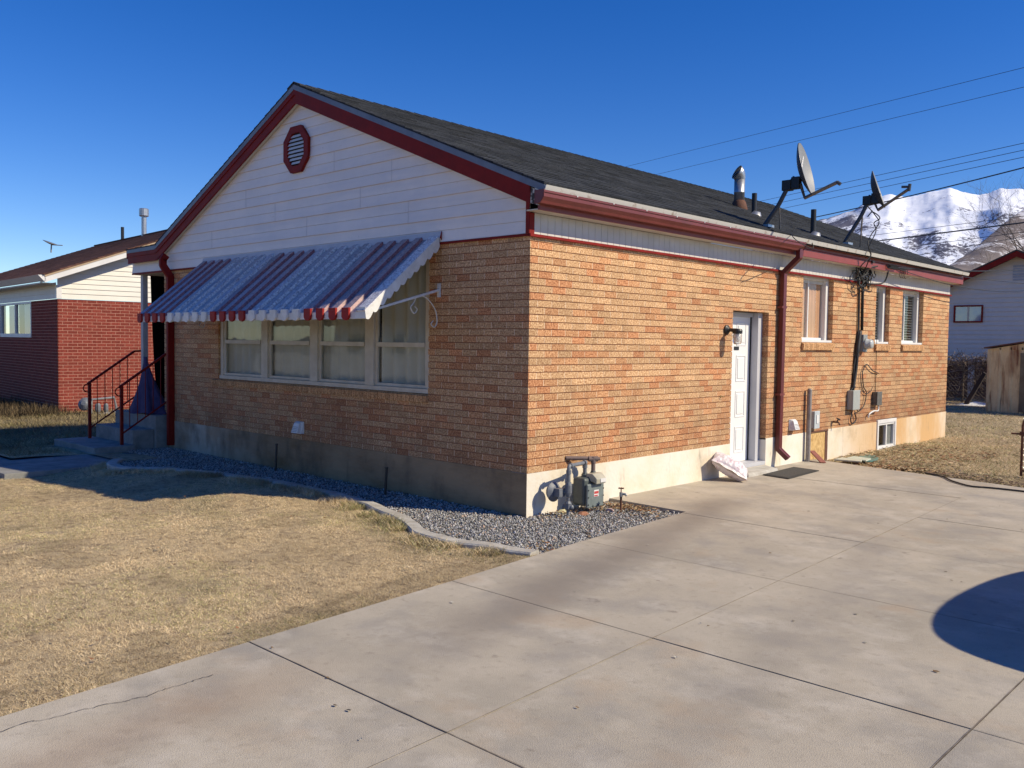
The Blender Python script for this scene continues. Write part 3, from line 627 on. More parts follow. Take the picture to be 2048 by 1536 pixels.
ds = downspout([(-7.14, -.10, 2.80), (-7.14, -.14, 2.74), (-7.14, -.14, 2.66), (-7.10, -.05, 2.50), (-7.10, -.05, .03)], .06, .10)
ds.build('downspout', M_red, house, bevel=.006)
# --- gable vent
gvt = MB()
def octa(cx, cz, hx, hz, kx=.42, kz=.42): return [(cx-hx, cz-hz*kz), (cx-hx*kx, cz-hz), (cx+hx*kx, cz-hz), (cx+hx, cz-hz*kz), (cx+hx, cz+hz*kz), (cx+hx*kx, cz+hz), (cx-hx*kx, cz+hz), (cx-hx, cz+hz*kz)]
O, I = octa(-3.80, 3.89, .262, .275), octa(-3.80, 3.89, .175, .195); kk = len(gvt.v)
for (P, y) in ((O, -.06), (I, -.06), (O, -.02), (I, -.02)): gvt.v += [(p[0], y, p[1]) for p in P]
for i in range(8):
    q = (i+1) % 8; gvt.face((i, q, 8+q, 8+i)); gvt.face((16+i, 16+q, q, i)); gvt.face((8+i, 8+q, 24+q, 24+i))
gvo = gvt.build('gable_vent', M_red, house)
ls = MB()
for k in range(8):
    z = 3.715+k*.0455; hw = .175 if abs(z+.015-3.89) < .085 else .175*(.42+.58*(1-(abs(z+.015-3.89)-.085)/.115)); hw = max(hw, .07)
    ls.hexa([(-3.80-hw, -.055, z), (-3.80+hw, -.055, z), (-3.80+hw, -.05, z), (-3.80-hw, -.05, z), (-3.80-hw, -.034, z+.034), (-3.80+hw, -.034, z+.034), (-3.80+hw, -.029, z+.034), (-3.80-hw, -.029, z+.034)])
ls.build('louvre', M_white, gvo); dkv = MB(); dkv.prism([(p[0], -.0292, p[1]) for p in I], (0, .004, 0)); dkv.build('vent_backing', M_dark, gvo)

# --- front window
z0 = OP_F[0][2]; fy = .055
wf = MB()
def fbox(mb, u0, u1, za, zb, d0, d1): mb.box((u0, d0, za), (u1, d1, zb))
fbox(wf, -5.775, -1.415, z0+.002, z0+.05, .012, .09)
fbox(wf, -5.775, -5.70, z0+.0505, 2.6, .03, .10); fbox(wf, -1.47, -1.415, z0+.0505, 2.6, .03, .10)
for u in (-4.63, -3.52, -2.43): fbox(wf, u-.075, u+.075, z0+.0505, 2.6, .02, .10)
win = wf.build('window', M_trimw, house, bevel=.003)
sections = [(-5.70, -4.705), (-4.555, -3.595), (-3.445, -2.505), (-2.355, -1.47)]
for a, b in sections:
    s_ = MB()
    for (u0, u1, za, zb) in [(a, b, z0+.052, z0+.085), (a, a+.04, z0+.0855, 2.59), (b-.04, b, z0+.0855, 2.59), (a+.0405, b-.0405, 1.535, 1.585)]: fbox(s_, u0, u1, za, zb, .045 if za != 1.535 else .030, .075)
    s_.build('sash', M_trimw, win, bevel=.002)
    gl = MB(); gl.poly([(a+.03, .066, z0+.07), (b-.03, .066, z0+.07), (b-.03, .066, 2.59), (a+.03, .066, 2.59)]); gl.build('pane', M_glass, win)
cu = MB(); u = -5.72
while u < -1.45:
    amp = .02 if u < -2.4 else .035; st_ = .05 if u < -2.4 else .045
    mm = cu; y_ = .13+amp*math.sin(u*31)+.01*math.sin(u*9); u2 = u+st_/3; y2 = .13+amp*math.sin(u2*31)+.01*math.sin(u2*9)
    cu.poly([(u, y_, z0-.05), (u2, y2, z0-.05), (u2, y2, 2.6), (u, y_, 2.6)]); u = u2
cuo = cu.build('curtain', M_drape, win, smooth=True)
# rowlock brick sill
sl_ = MB(); u = -5.93
while u < -1.42:
    v = random.uniform(.8, 1.1); c = (v, v*.9, v*.8)
    sl_.hexa([(u, -.028, z0-.088), (u+.062, -.028, z0-.088), (u+.062, .0-.001, z0-.088), (u, .0-.001, z0-.088), (u, -.032, z0-.018), (u+.062, -.032, z0-.018), (u+.062, .05, z0+.001), (u, .05, z0+.001)], c); u += .0677
sl_.build('brick_sill', M_brick, house)

# --- side windows
def side_window(y0, y1, z0, z1, style, rec=.10):
    f = MB(); fx = -.035
    f.box((-.16, y0+.002, z0+.002), (.0-.006, y1-.002, z0+.035)) 
    f.box((-.16, y0+.003, z0+.0355), (-.07, y0+.045, z1-.003)); f.box((-.16, y1-.095, z0+.0355), (-.075, y1-.003, z1-.003)); f.box((-.16, y0+.0455, z1-.06), (-.07, y1-.0955, z1-.003))
    wo = f.build('window', M_white, house, bevel=.003)
    s_ = MB(); ym = y0+(y1-y0)*.42
    s_.box((-.155, y0+.0455, z0+.036), (-.12, y1-.0955, z0+.07)); s_.box((-.155, ym-.014, z0+.0705), (-.118, ym+.014, z1-.0605))
    s_.build('sash', M_white, wo)
    gl = MB(); gl.poly([(-.135, y0+.04, z0+.05), (-.135, y1-.08, z0+.05), (-.135, y1-.08, z1-.05), (-.135, y0+.04, z1-.05)]); gl.build('pane', M_glass, wo)
    c = MB()
    if style == 'blind':
        z = z0+.05
        while z < z1-.05: c.hexa([(-.172, y0+.05, z), (-.172, y1-.10, z), (-.145, y1-.10, z+.012), (-.145, y0+.05, z+.012), (-.172, y0+.05, z+.002), (-.172, y1-.10, z+.002), (-.145, y1-.10, z+.014), (-.145, y0+.05, z+.014)]); z += .045
        c.build('blind', M_white, wo)
    else:
        u = y0
        while u < y1:
            c.poly([(-.155+.006*math.sin(u*60), u, z0-.02), (-.155+.006*math.sin((u+.02)*60), u+.02, z0-.02), (-.155+.006*math.sin((u+.02)*60), u+.02, z1), (-.155+.006*math.sin(u*60), u, z1)]); u += .02
        c.build('curtain', M_curt2, wo)
    b = MB(); b.box((-.5, y0-.05, z0-.1), (-.49, y1+.05, z1)); b.build('room_backing', M_dark, wo)
    sb = MB(); u = y0-.02
    while u < y1+.01:
        v = random.uniform(.8, 1.1); c_ = (v, v*.9, v*.8)
        sb.hexa([(.001, u, z0-.105), (.001, u+.062, z0-.105), (.035, u+.062, z0-.105), (.035, u, z0-.105), (-.004, u, z0-.001), (-.004, u+.062, z0-.001), (.040, u+.062, z0-.02), (.040, u, z0-.02)], c_); u += .0677
    sb.build('brick_sill', M_brick, wo)
M_curt2 = mat('brown_curtain', (.80, .42, .24), (.66, .34, .19), scale=4, rough=.9)
side_window(*OP_S[1][:2], OP_S[1][2], OP_S[1][3], 'curtain')
side_window(*OP_S[2][:2], OP_S[2][2], OP_S[2][3], 'blind')
side_window(*OP_S[3][:2], OP_S[3][2], OP_S[3][3], 'blind')
# basement window
bw = MB()
for r in [(8.305, 9.105, .375, .435), (8.305, 9.105, -.075, -.02), (8.305, 8.36, -.0195, .3745), (9.05, 9.105, -.0195, .3745)]: bw.box((-.06, r[0], r[2]), (.022, r[1], r[3]))
bwo = bw.build('basement_window', M_white, house, bevel=.004)
s_ = MB()
for r in [(8.3605, 8.39, -.019, .374), (8.69, 8.73, -.019, .374), (9.02, 9.0495, -.019, .374), (8.3905, 8.6895, .345, .374), (8.3905, 8.6895, -.019, .01), (8.7305, 9.0195, .345, .374), (8.7305, 9.0195, -.019, .01)]: s_.box((-.04, r[0], r[2]), (.008, r[1], r[3]))
s_.build('sash', M_white, bwo); gl = MB(); gl.poly([(-.015, 8.37, 0), (-.015, 9.04, 0), (-.015, 9.04, .36), (-.015, 8.37, .36)]); gl.build('pane', M_glass, bwo)
b = MB(); b.box((-.30, 8.25, -.1), (-.29, 9.15, .5)); b.build('room_backing', M_dark, bwo)
b = MB(); b.poly([(-.035, 8.72, 0), (-.035, 9.04, 0), (-.035, 9.04, .36), (-.035, 8.72, .36)]); b.build('insect_screen', mat('screen_grey', (.22, .22, .22), (.28, .28, .28), scale=6, rough=.8), bwo)
# OSB board over the old basement opening
ob = MB(); ob.box((-.018, 5.80, -.05), (-.006, 6.415, .378))
M_osb = mat('strand_board', (.66, .45, .19), (.40, .24, .08), scale=26, detail=3, rough=.8, c3=(.56, .36, .14), stretch=(1, 1, .6), bump=.2)
ob.build('strand_board_panel', M_osb, house)
of = MB(); of.box((-.02, 6.42, -.05), (.0-.001, 6.485, .39)); of.box((-.02, 5.80, .382), (.012, 6.485, .402)); of.build('opening_frame', M_rust, house)

# --- side door
dr = MB(); z_b, z_t = .10, 2.033
dr.box((-.26, 3.66, z_b), (-.15, 3.70, z_t-.003)); dr.box((-.26, 4.495, z_b), (-.085, 4.607, z_t-.003)); dr.box((-.26, 3.7005, z_t-.06), (-.16, 4.4945, z_t-.003)); dr.box((-.27, 3.66, .052), (.004, 4.607, .0995))
M_doorw = mat('white_door_paint', (.80, .80, .79), (.75, .75, .74), scale=2, rough=.35)
M_jamb = mat('grey_white_jamb', (.52, .52, .54), (.47, .47, .50), scale=3, rough=.5)
do = dr.build('door_frame', M_jamb, house, bevel=.003)
lf = MB(); lf.box((-.235, 3.7005, z_b+.003), (-.195, 4.485, z_t-.0605))
leaf = lf.build('door', M_doorw, house, bevel=.002)
ws_ = MB(); ws_.box((-.235, 4.4855, z_b+.003), (-.18, 4.4945, z_t-.0605)); ws_.build('weather_strip', M_black, do)
for (pa, pb) in [(3.80, 4.04), (4.14, 4.38)]:
    for (za, zb) in [(.22, .56), (.68, 1.02), (1.14, 1.48), (1.60, 1.90)]:
        pn = MB()
        for r in [(pa, pb, za, za+.016), (pa, pb, zb-.016, zb), (pa, pa+.016, za+.0165, zb-.0165), (pb-.016, pb, za+.0165, zb-.0165), (pa+.04, pb-.04, za+.04, zb-.04)]: pn.box((-.1949, r[0], r[2]), (-.188, r[1], r[3]))
        pn.build('door_panel', M_doorw, leaf, bevel=.003)
kn = MB(); kn.lathe((-.195, 3.76, 1.05), (1, 0, 0), [(0, .03), (.008, .03), (.012, .012), (.035, .012), (.045, .027), (.065, .024), (.07, .008)], 16); kn.build('handle', M_galv, leaf, smooth=True)
sg = MB(); sg.box((-.1948, 4.08, 1.545), (-.188, 4.20, 1.59)); sg.build('small_sign', M_black, leaf)
tp = MB(); tp.hexa([(.006, 3.70, -.01), (.26, 3.72, -.01), (.26, 4.50, -.01), (.006, 4.52, -.01), (.006, 3.70, .050), (.24, 3.74, .043), (.235, 4.50, .041), (.006, 4.60, .050)]); tp.build('door_step', M_curb, house, bevel=.012)

# --- porch
po = MB(); po.box((-8.27, .03, .452), (-8.19, .11, 2.577)); po.build('porch_post', mat('greyed_white_post', (.50, .49, .47), (.42, .41, .40), scale=4, rough=.6), house, bevel=.004)
po = MB(); po.box((-8.43, .004, 2.601), (-8.39, 2.3, 2.82)); po.box((-8.42, -.0+2.2, 2.601), (-7.41, 2.3, 2.80)); po.build('porch_beam', M_white, house)
po = MB(); po.box((-8.44, -.032, 2.580), (-7.405, -.003, 2.6035)); po.build('porch_trim', M_red, house)
pf = MB(); pf.box((-8.50, E_+.01, 2.83), (-8.47, 2.4, 2.96)); pf.build('porch_fascia', M_red, house)
st = MB(); st.box((-8.70, -.20, -.3), (-7.27, -.006, .45)); st.box((-8.70, -.0055, -.3), (-7.405, 2.3, .45)); st.box((-8.65, -.52, -.3), (-7.32, -.2005, .25)); st.box((-8.75, -1.10, -.3), (-7.22, -.5205, .045))
tag(st.build('concrete_steps', M_step, bevel=.012), 'worn grey concrete steps climbing to the front porch', 'steps')
# black shade cloth
bc = MB(); nx_, nz_ = 26, 12
for i in range(nx_+1):
    for q in range(nz_+1):
        s_, t = i/nx_, q/nz_; y = .21+.12*t*t+1.9*s_*(1-.1*t); x = -8.32+.03*math.sin(s_*26)+.015*math.sin(t*5+s_*9); bc.v.append((x, y, 2.585-2.08*t))
for i in range(nx_):
    for q in range(nz_): a = i*(nz_+1)+q; bc.face((a, a+1, a+nz_+2, a+nz_+1))
tag(bc.build('shade_curtain', M_blackcloth, smooth=True), 'black shade cloth hanging across the side of the front porch', 'curtain')
# purple cloth
pc = MB(); n1, n2 = 40, 16; M_purple = mat('purple_cloth', (.085, .055, .12), (.055, .038, .08), scale=7, rough=.85, bump=.3, bscale=12, bdist=.02)
for q in range(n2+1):
    t = q/n2; r = .035+.40*t**1.25; 
    for i in range(n1):
        a = 2*math.pi*i/n1; fold = 1+.13*math.sin(a*7+1.2*t)*(.3+t)+.07*math.sin(a*13-2*t); cx = -8.16+.34*t; cy = .05-.02*t
        pc.v.append((cx+r*fold*math.cos(a)*1.02, cy+r*fold*math.sin(a)*.55-.06*t, 1.30-.84*t**.9+.012*math.sin(a*5)*t))
for q in range(n2):
    for i in range(n1): i2 = (i+1) % n1; pc.face((q*n1+i, (q+1)*n1+i, (q+1)*n1+i2, q*n1+i2))
tag(pc.build('purple_tarp', M_purple, smooth=True), 'dark purple cloth tied to the porch post and draped down over the landing', 'cloth')
# railings
def railing(name, x, label):
    o = thing(name, label, 'railing', (x, -.66, -.05), 'stair railings at the front porch')
    y0, y1 = -.66, .04; zt0, zt1 = .90, 1.385; zb0, zb1 = .20, .66
    p = MB(); p.box((x-.02, y0-.02, -.06), (x+.02, y0+.02, zt0-.01)); p.build('post', M_red, o)
    p = MB(); p.tube([(x, y0-.03, zt0-.02), (x, y1, zt1), (x, y1+.12, zt1+.005)], .022, 4); p.build('top_rail', M_red, o)
    p = MB(); p.tube(arc((x, y0-.03, zt0-.085), .06, math.pi/2, 1.55*math.pi, 10, (0, 1, 0), (0, 0, 1)), .009, 6); p.build('scroll', M_red, o)
    p = MB(); p.tube([(x, y0, zb0), (x, y1, zb1)], .014, 4); p.build('bottom_rail', M_red, o)
    for k in range(1, 6):
        t = k/6; p = MB(); yy = y0+(y1-y0)*t; p.tube([(x, yy, zb0+(zb1-zb0)*t), (x, yy, zt0+(zt1-zt0)*t)], .0065, 4); p.build('baluster', M_red, o)
railing('stair_railing', -7.36, 'dark red iron stair railing nearest the downspout, right side of the porch steps')
railing('stair_railing', -8.52, 'dark red iron stair railing on the far left side of the porch steps')

# ------------------------------------------------------------------ awning
aw = thing('window_awning', 'faded red and white striped metal awning over the front window', 'awning', (-3.74, 0, 2.6))
XA, XB, ZT, ZB, PY = -6.12, -1.21, 2.675, 1.905, -.945
M_aws = mat('chalky_awning_paint', (.84, .84, .83), (.40, .37, .39), scale=44, detail=10, rough=.36, lo=.40, hi=.60, c3=(.66, .64, .66), attr=True)
add_layer(M_aws, (.30, .09, .09), 7.0, .64, .72, (1, 1, 1), .4, 4.4)
M_awend = mat('awning_red_edge', (.34, .022, .018), (.25, .018, .014), scale=5, rough=.6, spec=.2)
M_awwhite = mat('awning_white_edge', (.78, .77, .74), (.60, .59, .55), scale=8, rough=.45)
pat = 'RRRRWWWWWRRRRWWWWWRRRR'
pit = (XB-.16-XA)/len(pat); sl_v = np.array([0, PY-(-.035), ZB-ZT]); sl_n = np.cross(sl_v, np.array([1, 0, 0])); sl_n = sl_n/np.linalg.norm(sl_n)
if sl_n[2] < 0: sl_n = -sl_n
base = MB(); A = np.array([XA, -.035, ZT-.03]); 
P4 = [A, A+np.array([XB-XA, 0, 0]), A+np.array([XB-XA, 0, 0])+sl_v, A+sl_v]
base.hexa([tuple(p-sl_n*.003) for p in P4]+[tuple(p) for p in P4])
base.build('pan_sheet', mat('awning_pan', (.34, .35, .39), (.22, .22, .25), scale=22, detail=9, rough=.3, lo=.45, hi=.65), aw)
vb = MB(); vb.box((XA, PY-.003, ZB-.10), (XB, PY, ZB-.03)); vb.build('valance_backing', M_awwhite, aw)
for i, ch in enumerate(pat):
    x0 = XA+.01+i*pit; wd = pit*.56; h = .030
    r = MB(); q = MB()
    a = np.array([x0, 0, 0]); p0 = A+a-np.array([XA, 0, 0]); p0 = np.array([x0, A[1], A[2]])
    prof = [(0, 0.0005), (.012, h), (wd-.012, h), (wd, .0005)]
    top = [p0+np.array([u, 0, 0])+sl_n*v for u, v in prof]; bot = [p+sl_v*1.012 for p in top]
    kk = 0; r.v = [tuple(p) for p in top+bot]
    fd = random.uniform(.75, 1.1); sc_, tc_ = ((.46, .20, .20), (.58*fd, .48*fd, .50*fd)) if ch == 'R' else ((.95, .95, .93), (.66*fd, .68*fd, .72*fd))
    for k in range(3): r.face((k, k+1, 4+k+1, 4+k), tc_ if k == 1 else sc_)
    r.face((0, 4, 7, 3), sc_); r.face((3, 2, 1, 0), sc_); r.face((4, 5, 6, 7), sc_)
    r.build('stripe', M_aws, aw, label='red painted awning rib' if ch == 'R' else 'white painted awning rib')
    # hanging tab of the valance
    yb_ = PY-.004; zt_ = ZB-.005
    q.prism([(x0+.002, yb_, zt_+.015), (x0+.002, yb_, zt_-.075), (x0+wd*.2, yb_, zt_-.10), (x0+wd*.5, yb_, zt_-.108), (x0+wd*.8, yb_, zt_-.10), (x0+wd-.002, yb_, zt_-.075), (x0+wd-.002, yb_, zt_+.015)], (0, -.026, 0))
    q.build('valance_tab', M_awend if ch == 'R' else M_awwhite, aw, bevel=.004)
# last white pan on the right, side valance with scallops
lp = MB(); x0 = XB-.15
P = [np.array([x0, A[1], A[2]])+sl_n*.024, np.array([XB, A[1], A[2]])+sl_n*.024]; P += [P[1]+sl_v*1.01, P[0]+sl_v*1.01]
lp.hexa([tuple(p-sl_n*.02) for p in P]+[tuple(p) for p in P]); lp.build('edge_pan', M_aws, aw, bevel=.003)
lp = MB(); lp.box((x0, PY-.012, ZB-.095), (XB-.003, PY-.008, ZB+.01)); lp.build('valance_end', M_awwhite, aw)
for X_ in (XB, XA):
    sv = MB(); n = 11; pts_t, pts_b = [], []
    for k in range(n*6+1):
        t = k/(n*6); p = np.array([X_, A[1], A[2]])+sl_v*t*1.01; sc_ = abs(math.sin(math.pi*t*n))*.030
        dn = .055+sc_+.02*(1-t); pts_t.append(p+sl_n*.02); pts_b.append(p-np.array([0, 0, 1])*dn*1.1)
    for k in range(n*6):
        a, b, c, e = pts_t[k], pts_t[k+1], pts_b[k+1], pts_b[k]; w3 = np.array([.003, 0, 0])
        sv.hexa([tuple(a), tuple(b), tuple(c), tuple(e), tuple(a+w3), tuple(b+w3), tuple(c+w3), tuple(e+w3)])
    sv.build('side_valance', M_awwhite, aw)
hd = MB(); hd.hexa([(XA-.02, -.05, ZT-.035), (XB+.02, -.05, ZT-.035), (XB+.02, -.030, ZT-.035), (XA-.02, -.030, ZT-.035), (XA-.02, -.034, ZT+.035), (XB+.02, -.034, ZT+.035), (XB+.02, -.030, ZT+.035), (XA-.02, -.030, ZT+.035)])
hd.build('head_rail', mat('head_white', (.52, .54, .58), (.46, .48, .52)), aw)
hm = MB(); hm.prism([(XB+.021, -.03, ZT-.05), (XB+.021, -.055, ZT-.03), (XB+.021, -.034, ZT+.04), (XB+.021, -.03, ZT+.04)], (.004, 0, 0)); hm.build('head_end', M_red, aw)
for X_ in (XB-.03, XA+.03):
    arm = MB(); arm.tube([(X_, -.01, 2.125), (X_, PY+.03, ZB-.03)], .016, 4); ao = arm.build('support_arm', M_awwhite, aw)
    bk = MB(); bk.box((X_-.018, -.022, 2.05), (X_+.018, -.002, 2.19)); bk.build('bracket', M_awwhite, ao)
    sc = MB(); c0 = (X_, -.30, 1.93)
    curve = catmull([(X_, -.34, 1.985), (X_, -.385, 1.93), (X_, -.34, 1.875), (X_, -.30, 1.915), (X_, -.335, 1.945)], 5)
    sc.tube(curve, .006, 6); sc.tube(catmull([(X_, -.34, 1.99), (X_, -.29, 2.055), (X_, -.17, 2.03), (X_, -.06, 1.92), (X_, -.035, 1.80), (X_, -.07, 1.745), (X_, -.115, 1.775), (X_, -.085, 1.81)], 6), .006, 6)
    sc.build('scroll', M_awwhite, ao)

# ------------------------------------------------------------------ roof things
def roofpt(px, py):
    d_ = ray(px, py); s_ = (RZ-3.03)/(RX-.25); t = (3.03+s_*(CAM[0]-.25)-CAM[2])/(d_[2]-s_*d_[0]); return CAM+t*d_
def pxm(P): return FPX/np.dot(np.array(P)-CAM, FF)
# flue with its hood
P = roofpt(1478, 414); o = thing('roof_flue', 'grey galvanised flue pipe with open hooded cap on the shingle roof', 'chimney pipe', tuple(P))
b = MB(); b.lathe(P-np.array([0, 0, .12]), (0, 0, 1), [(0, .15), (.12, .125), (.2, .10), (.22, .085)], 18); b.build('flashing', M_rust, o, smooth=True)
b = MB(); b.lathe(P, (0, 0, 1), [(0, .083), (.22, .083), (.222, .088), (.23, .083), (.43, .083)], 20, (1, 1, 1)); b.build('pipe', M_galv, o, smooth=True)
b = MB(); hp = P+np.array([0, 0, .43]); n_ = 20      # hood: a pipe bent toward the street
rows = []
for k in range(7):
    t = k/6; a = t*math.radians(62); dirh = np.array([-.55, -.83, 0]); cen = hp+dirh*.10*(1-math.cos(a))+np.array([0, 0, .13*math.sin(a)]); ax = np.array([0, 0, 1])*math.cos(a)+dirh*math.sin(a)
    u = np.cross(ax, dirh); u /= np.linalg.norm(u) if np.linalg.norm(u) > 0 else 1; v = np.cross(u, ax); rr = .085+.035*t
    rows.append([tuple(cen+rr*(math.cos(q)*u+math.sin(q)*v)) for q in np.linspace(0, 2*math.pi, n_, endpoint=False)])
for k, rw in enumerate(rows): b.v += rw
for k in range(6):
    for q in range(n_): q2 = (q+1) % n_; b.face((k*n_+q, k*n_+q2, (k+1)*n_+q2, (k+1)*n_+q))
b.face(tuple(range(5*n_, 6*n_)))
b.build('hood', M_galv, o, smooth=True)
for (px, py, h, lab) in [(1508, 428, .31, 'short black plumbing vent pipe beside the hooded flue on the roof'), (1626, 469, .36, 'black plumbing vent pipe standing between the two satellite dishes')]:
    P = roofpt(px, py); o = thing('plumbing_vent', lab, 'vent pipe', tuple(P), 'plumbing vents on the roof')
    b = MB(); b.tube([P-np.array([0, 0, .05]), P+np.array([0, 0, h])], .038, 14); b.build('pipe', M_black, o, smooth=False)
    b = MB(); b.lathe(P+np.array([.02, 0, -.06]), (.38, 0, 1), [(0, .15), (.02, .14), (.05, .08), (.10, .05)], 16); b.build('flashing', M_galv, o, smooth=True)

def dish(name, label, foot_px, elbow_px, top_px, cen_px, arm_px, w_, h_, nrm, logo, lnb_pts, y_depth):
    F_ = roofpt(*foot_px); o = thing(name, label, 'satellite dish', tuple(F_), 'satellite dishes on the roof')
    yv = F_[1]; Pt = lambda px, py, dy=0: at(px, py, 'y', yv+dy)
    el_, tp_ = Pt(*elbow_px, .05), Pt(*top_px, .1); cen = Pt(*cen_px, .1)
    b = MB(); b.box(F_+np.array([-.09, -.06, -.02]), F_+np.array([.09, .1, .012])); b.build('foot_plate', M_galv, o)
    b = MB(); b.tube(catmull([F_, F_+(el_-F_)*.5, el_, el_+(tp_-el_)*.55, tp_], 4), .028, 10); b.build('mast', M_dishdark, o, smooth=True)
    st_ = roofpt(foot_px[0]+32, foot_px[1]+8); b = MB(); b.tube([st_, el_+np.array([.02, 0, -.02])], .012, 6); b.build('brace', M_galv, o)
    b = MB(); b.box(tp_-np.array([.07, .05, .06]), tp_+np.array([.05, .05, .07])); b.box(tp_+np.array([.05, -.04, -.05]), tp_+np.array([.16, .04, .1])); b.tube([tp_, tp_+(cen-tp_)*.6], .035, 8); b.build('bracket', M_black, o, bevel=.006)
    nrm = np.array(nrm, float); nrm /= np.linalg.norm(nrm); up = np.array([0, 0, 1.]); u = np.cross(up, nrm); u /= np.linalg.norm(u); v = np.cross(nrm, u)
    b = MB(); back = MB(); n1, n2 = 8, 36
    for mb, of_ in ((b, .0), (back, -.012)):
        mb.v.append(tuple(cen+nrm*of_))
        for k in range(1, n1+1):
            r = k/n1
            for q in range(n2):
                a = 2*math.pi*q/n2; mb.v.append(tuple(cen+nrm*(of_+.085*r*r)+u*(w_/2*r*math.cos(a))+v*(h_/2*r*math.sin(a))))
        for q in range(n2): mb.face((0, 1+q, 1+(q+1) % n2))
        for k in range(n1-1):
            for q in range(n2): q2 = (q+1) % n2; mb.face((1+k*n2+q, 1+(k+1)*n2+q, 1+(k+1)*n2+q2, 1+k*n2+q2))
    kk = len(back.v)
    for q in range(n2):
        for (o1, o2) in ((.085, 0), (.073, 0)): back.v.append(tuple(cen+nrm*o1+u*(w_/2*1.006*math.cos(2*math.pi*q/n2))+v*(h_/2*1.006*math.sin(2*math.pi*q/n2))))
    for q in range(n2): q2 = (q+1) % n2; back.face((kk+2*q, kk+2*q2, kk+2*q2+1, kk+2*q+1))
    ro = b.build('reflector', M_dish, o, smooth=True); back.build('reflector_back', M_dishdark, o, smooth=True)
    if logo:
        tc = bpy.data.curves.new('logo', 'FONT'); tc.body = logo; tc.size = .19; tc.extrude = .001; tc.align_x = 'CENTER'; to = bpy.data.objects.new('tmp', tc); COL.objects.link(to)
        bpy.context.view_layer.update(); me = bpy.data.meshes.new_from_object(to.evaluated_get(bpy.context.evaluated_depsgraph_get())); bpy.data.objects.remove(to)
        bx_ = [min(v_.co.x for v_ in me.vertices), max(v_.co.x for v_ in me.vertices)]; sc_ = .30/(bx_[1]-bx_[0])
        for vv in me.vertices:
            a_, c_ = (vv.co.x-sum(bx_)/2)*sc_, vv.co.y*sc_+.03; r2 = (a_/(w_/2))**2+(c_/(h_/2))**2; vv.co = Vector(tuple(cen+u*a_+v*c_+nrm*(.085*r2+.006)-np.array(F_)))
        me.materials.clear(); me.materials.append(mat('logo_white', (.92, .92, .92), (.88, .88, .88), rough=.6)); lo_ = bpy.data.objects.new('logo', me); COL.objects.link(lo_); lo_.parent = o
    low = cen-v*h_/2+nrm*.08; tip = Pt(*arm_px, .0)
    b = MB(); b.tube([cen-v*h_*.22-nrm*.03, low-nrm*.10, tip], .022, 4); b.build('feed_arm', M_grey2, o)
    b = MB(); tip2 = tip
    for q in lnb_pts: b.tube([tip2+np.array(q[0]), tip2+np.array(q[1])], q[2], 8)
    b.build('receiver', M_dishdark, o)
    return o
M_grey2 = mat('arm_grey', (.14, .13, .13), (.10, .095, .095), scale=8, rough=.5)
dish('satellite_dish', 'large pale grey satellite dish beside the flue, its face turned edge on', (1528, 452), (1556, 412), (1577, 372), (1600, 343), (1676, 364), .56, .68, (.93, .20, .25), 'TV', [((-.01, 0, .0), (.03, 0, -.03), .022)], 0)
dish('satellite_dish', 'satellite dish nearest the rear of the roof, showing its dark back', (1688, 487), (1722, 432), (1737, 402), (1746, 383), (1818, 378), .48, .56, (.92, .27, .33), None, [((.0, 0, -.03), (.01, 0, .07), .022), ((.0, 0, .03), (-.10, 0, .04), .018)], 0)
# dish cables
cbm = MB()
Pd = roofpt(1690, 485)
yv = Pd[1]
c1 = [at(1735, 412, 'y', yv), at(1750, 430, 'y', yv), at(1758, 446, 'y', yv), at(1742, 470, 'y', yv-.1), at(1736, 488, 'x', .31), at(1742, 508, 'x', .33), at(1735, 527, 'x', .27), at(1728, 545, 'x', .12)]
c2 = [at(1745, 421, 'y', yv), at(1735, 434, 'y', yv), at(1745, 424, 'y', yv), at(1760, 436, 'y', yv), at(1748, 446, 'y', yv), at(1752, 462, 'y', yv-.1), at(1738, 495, 'x', .32), at(1741, 512, 'x', .33), at(1722, 532, 'x', .24), at(1712, 556, 'x', .1)]
for c_ in (c1, c2): cbm.tube(catmull(c_, 6), .008, 6)
cbm.tube(catmull([roofpt(1545, 440), roofpt(1575, 460), roofpt(1590, 478), at(1612, 492, 'x', .29), at(1626, 496, 'x', .30), at(1624, 484, 'x', .27)], 6), .006, 5)
tag(cbm.build('coaxial_cable', M_wire, smooth=True), 'black coaxial cables looping down from the rear dish over the eave', 'cable')

# ------------------------------------------------------------------ service cables on the side wall
sv = thing('service_cable', 'tangled black service cables running down the brick wall to the electric meter', 'cable', (.03, 7.55, 2.7))
b = MB(); b.tube([(.07, 7.52, 2.64), (.035, 7.50, 2.5), (.035, 7.52, 1.86)], .022, 8); b.build('main_cable', M_wire, sv, smooth=True)
b = MB(); b.tube([(.10, 7.42, 2.62), (.02, 7.40, 2.5), (.02, 7.42, 1.85), (.02, 7.30, 1.3), (.02, 7.28, .95)], .014, 6); b.build('branch_cable', M_wire, sv, smooth=True)
b = MB(); b.tube(catmull([(.03, 7.46, 1.85), (.04, 7.36, 1.55), (.03, 7.36, 1.3), (.03, 7.26, .95)], 6), [.034]*7+[.026]*12, 8); b.build('taped_bundle', M_wire, sv, smooth=True)
b = MB()
for k in range(17):
    cy, cz = 7.47+random.uniform(-.28, .30), 2.66+random.uniform(-.09, .13); rr = random.uniform(.05, .15); a0 = random.uniform(0, 6); ext = random.uniform(2.5, 6)
    pts = [(.05+.03*math.sin(k+i*.4)+.04*random.random(), cy+rr*math.cos(a0+ext*i/12)*1.3, cz+rr*math.sin(a0+ext*i/12)) for i in range(13)]
    b.tube(pts, random.choice([.006, .008, .012]), 5)
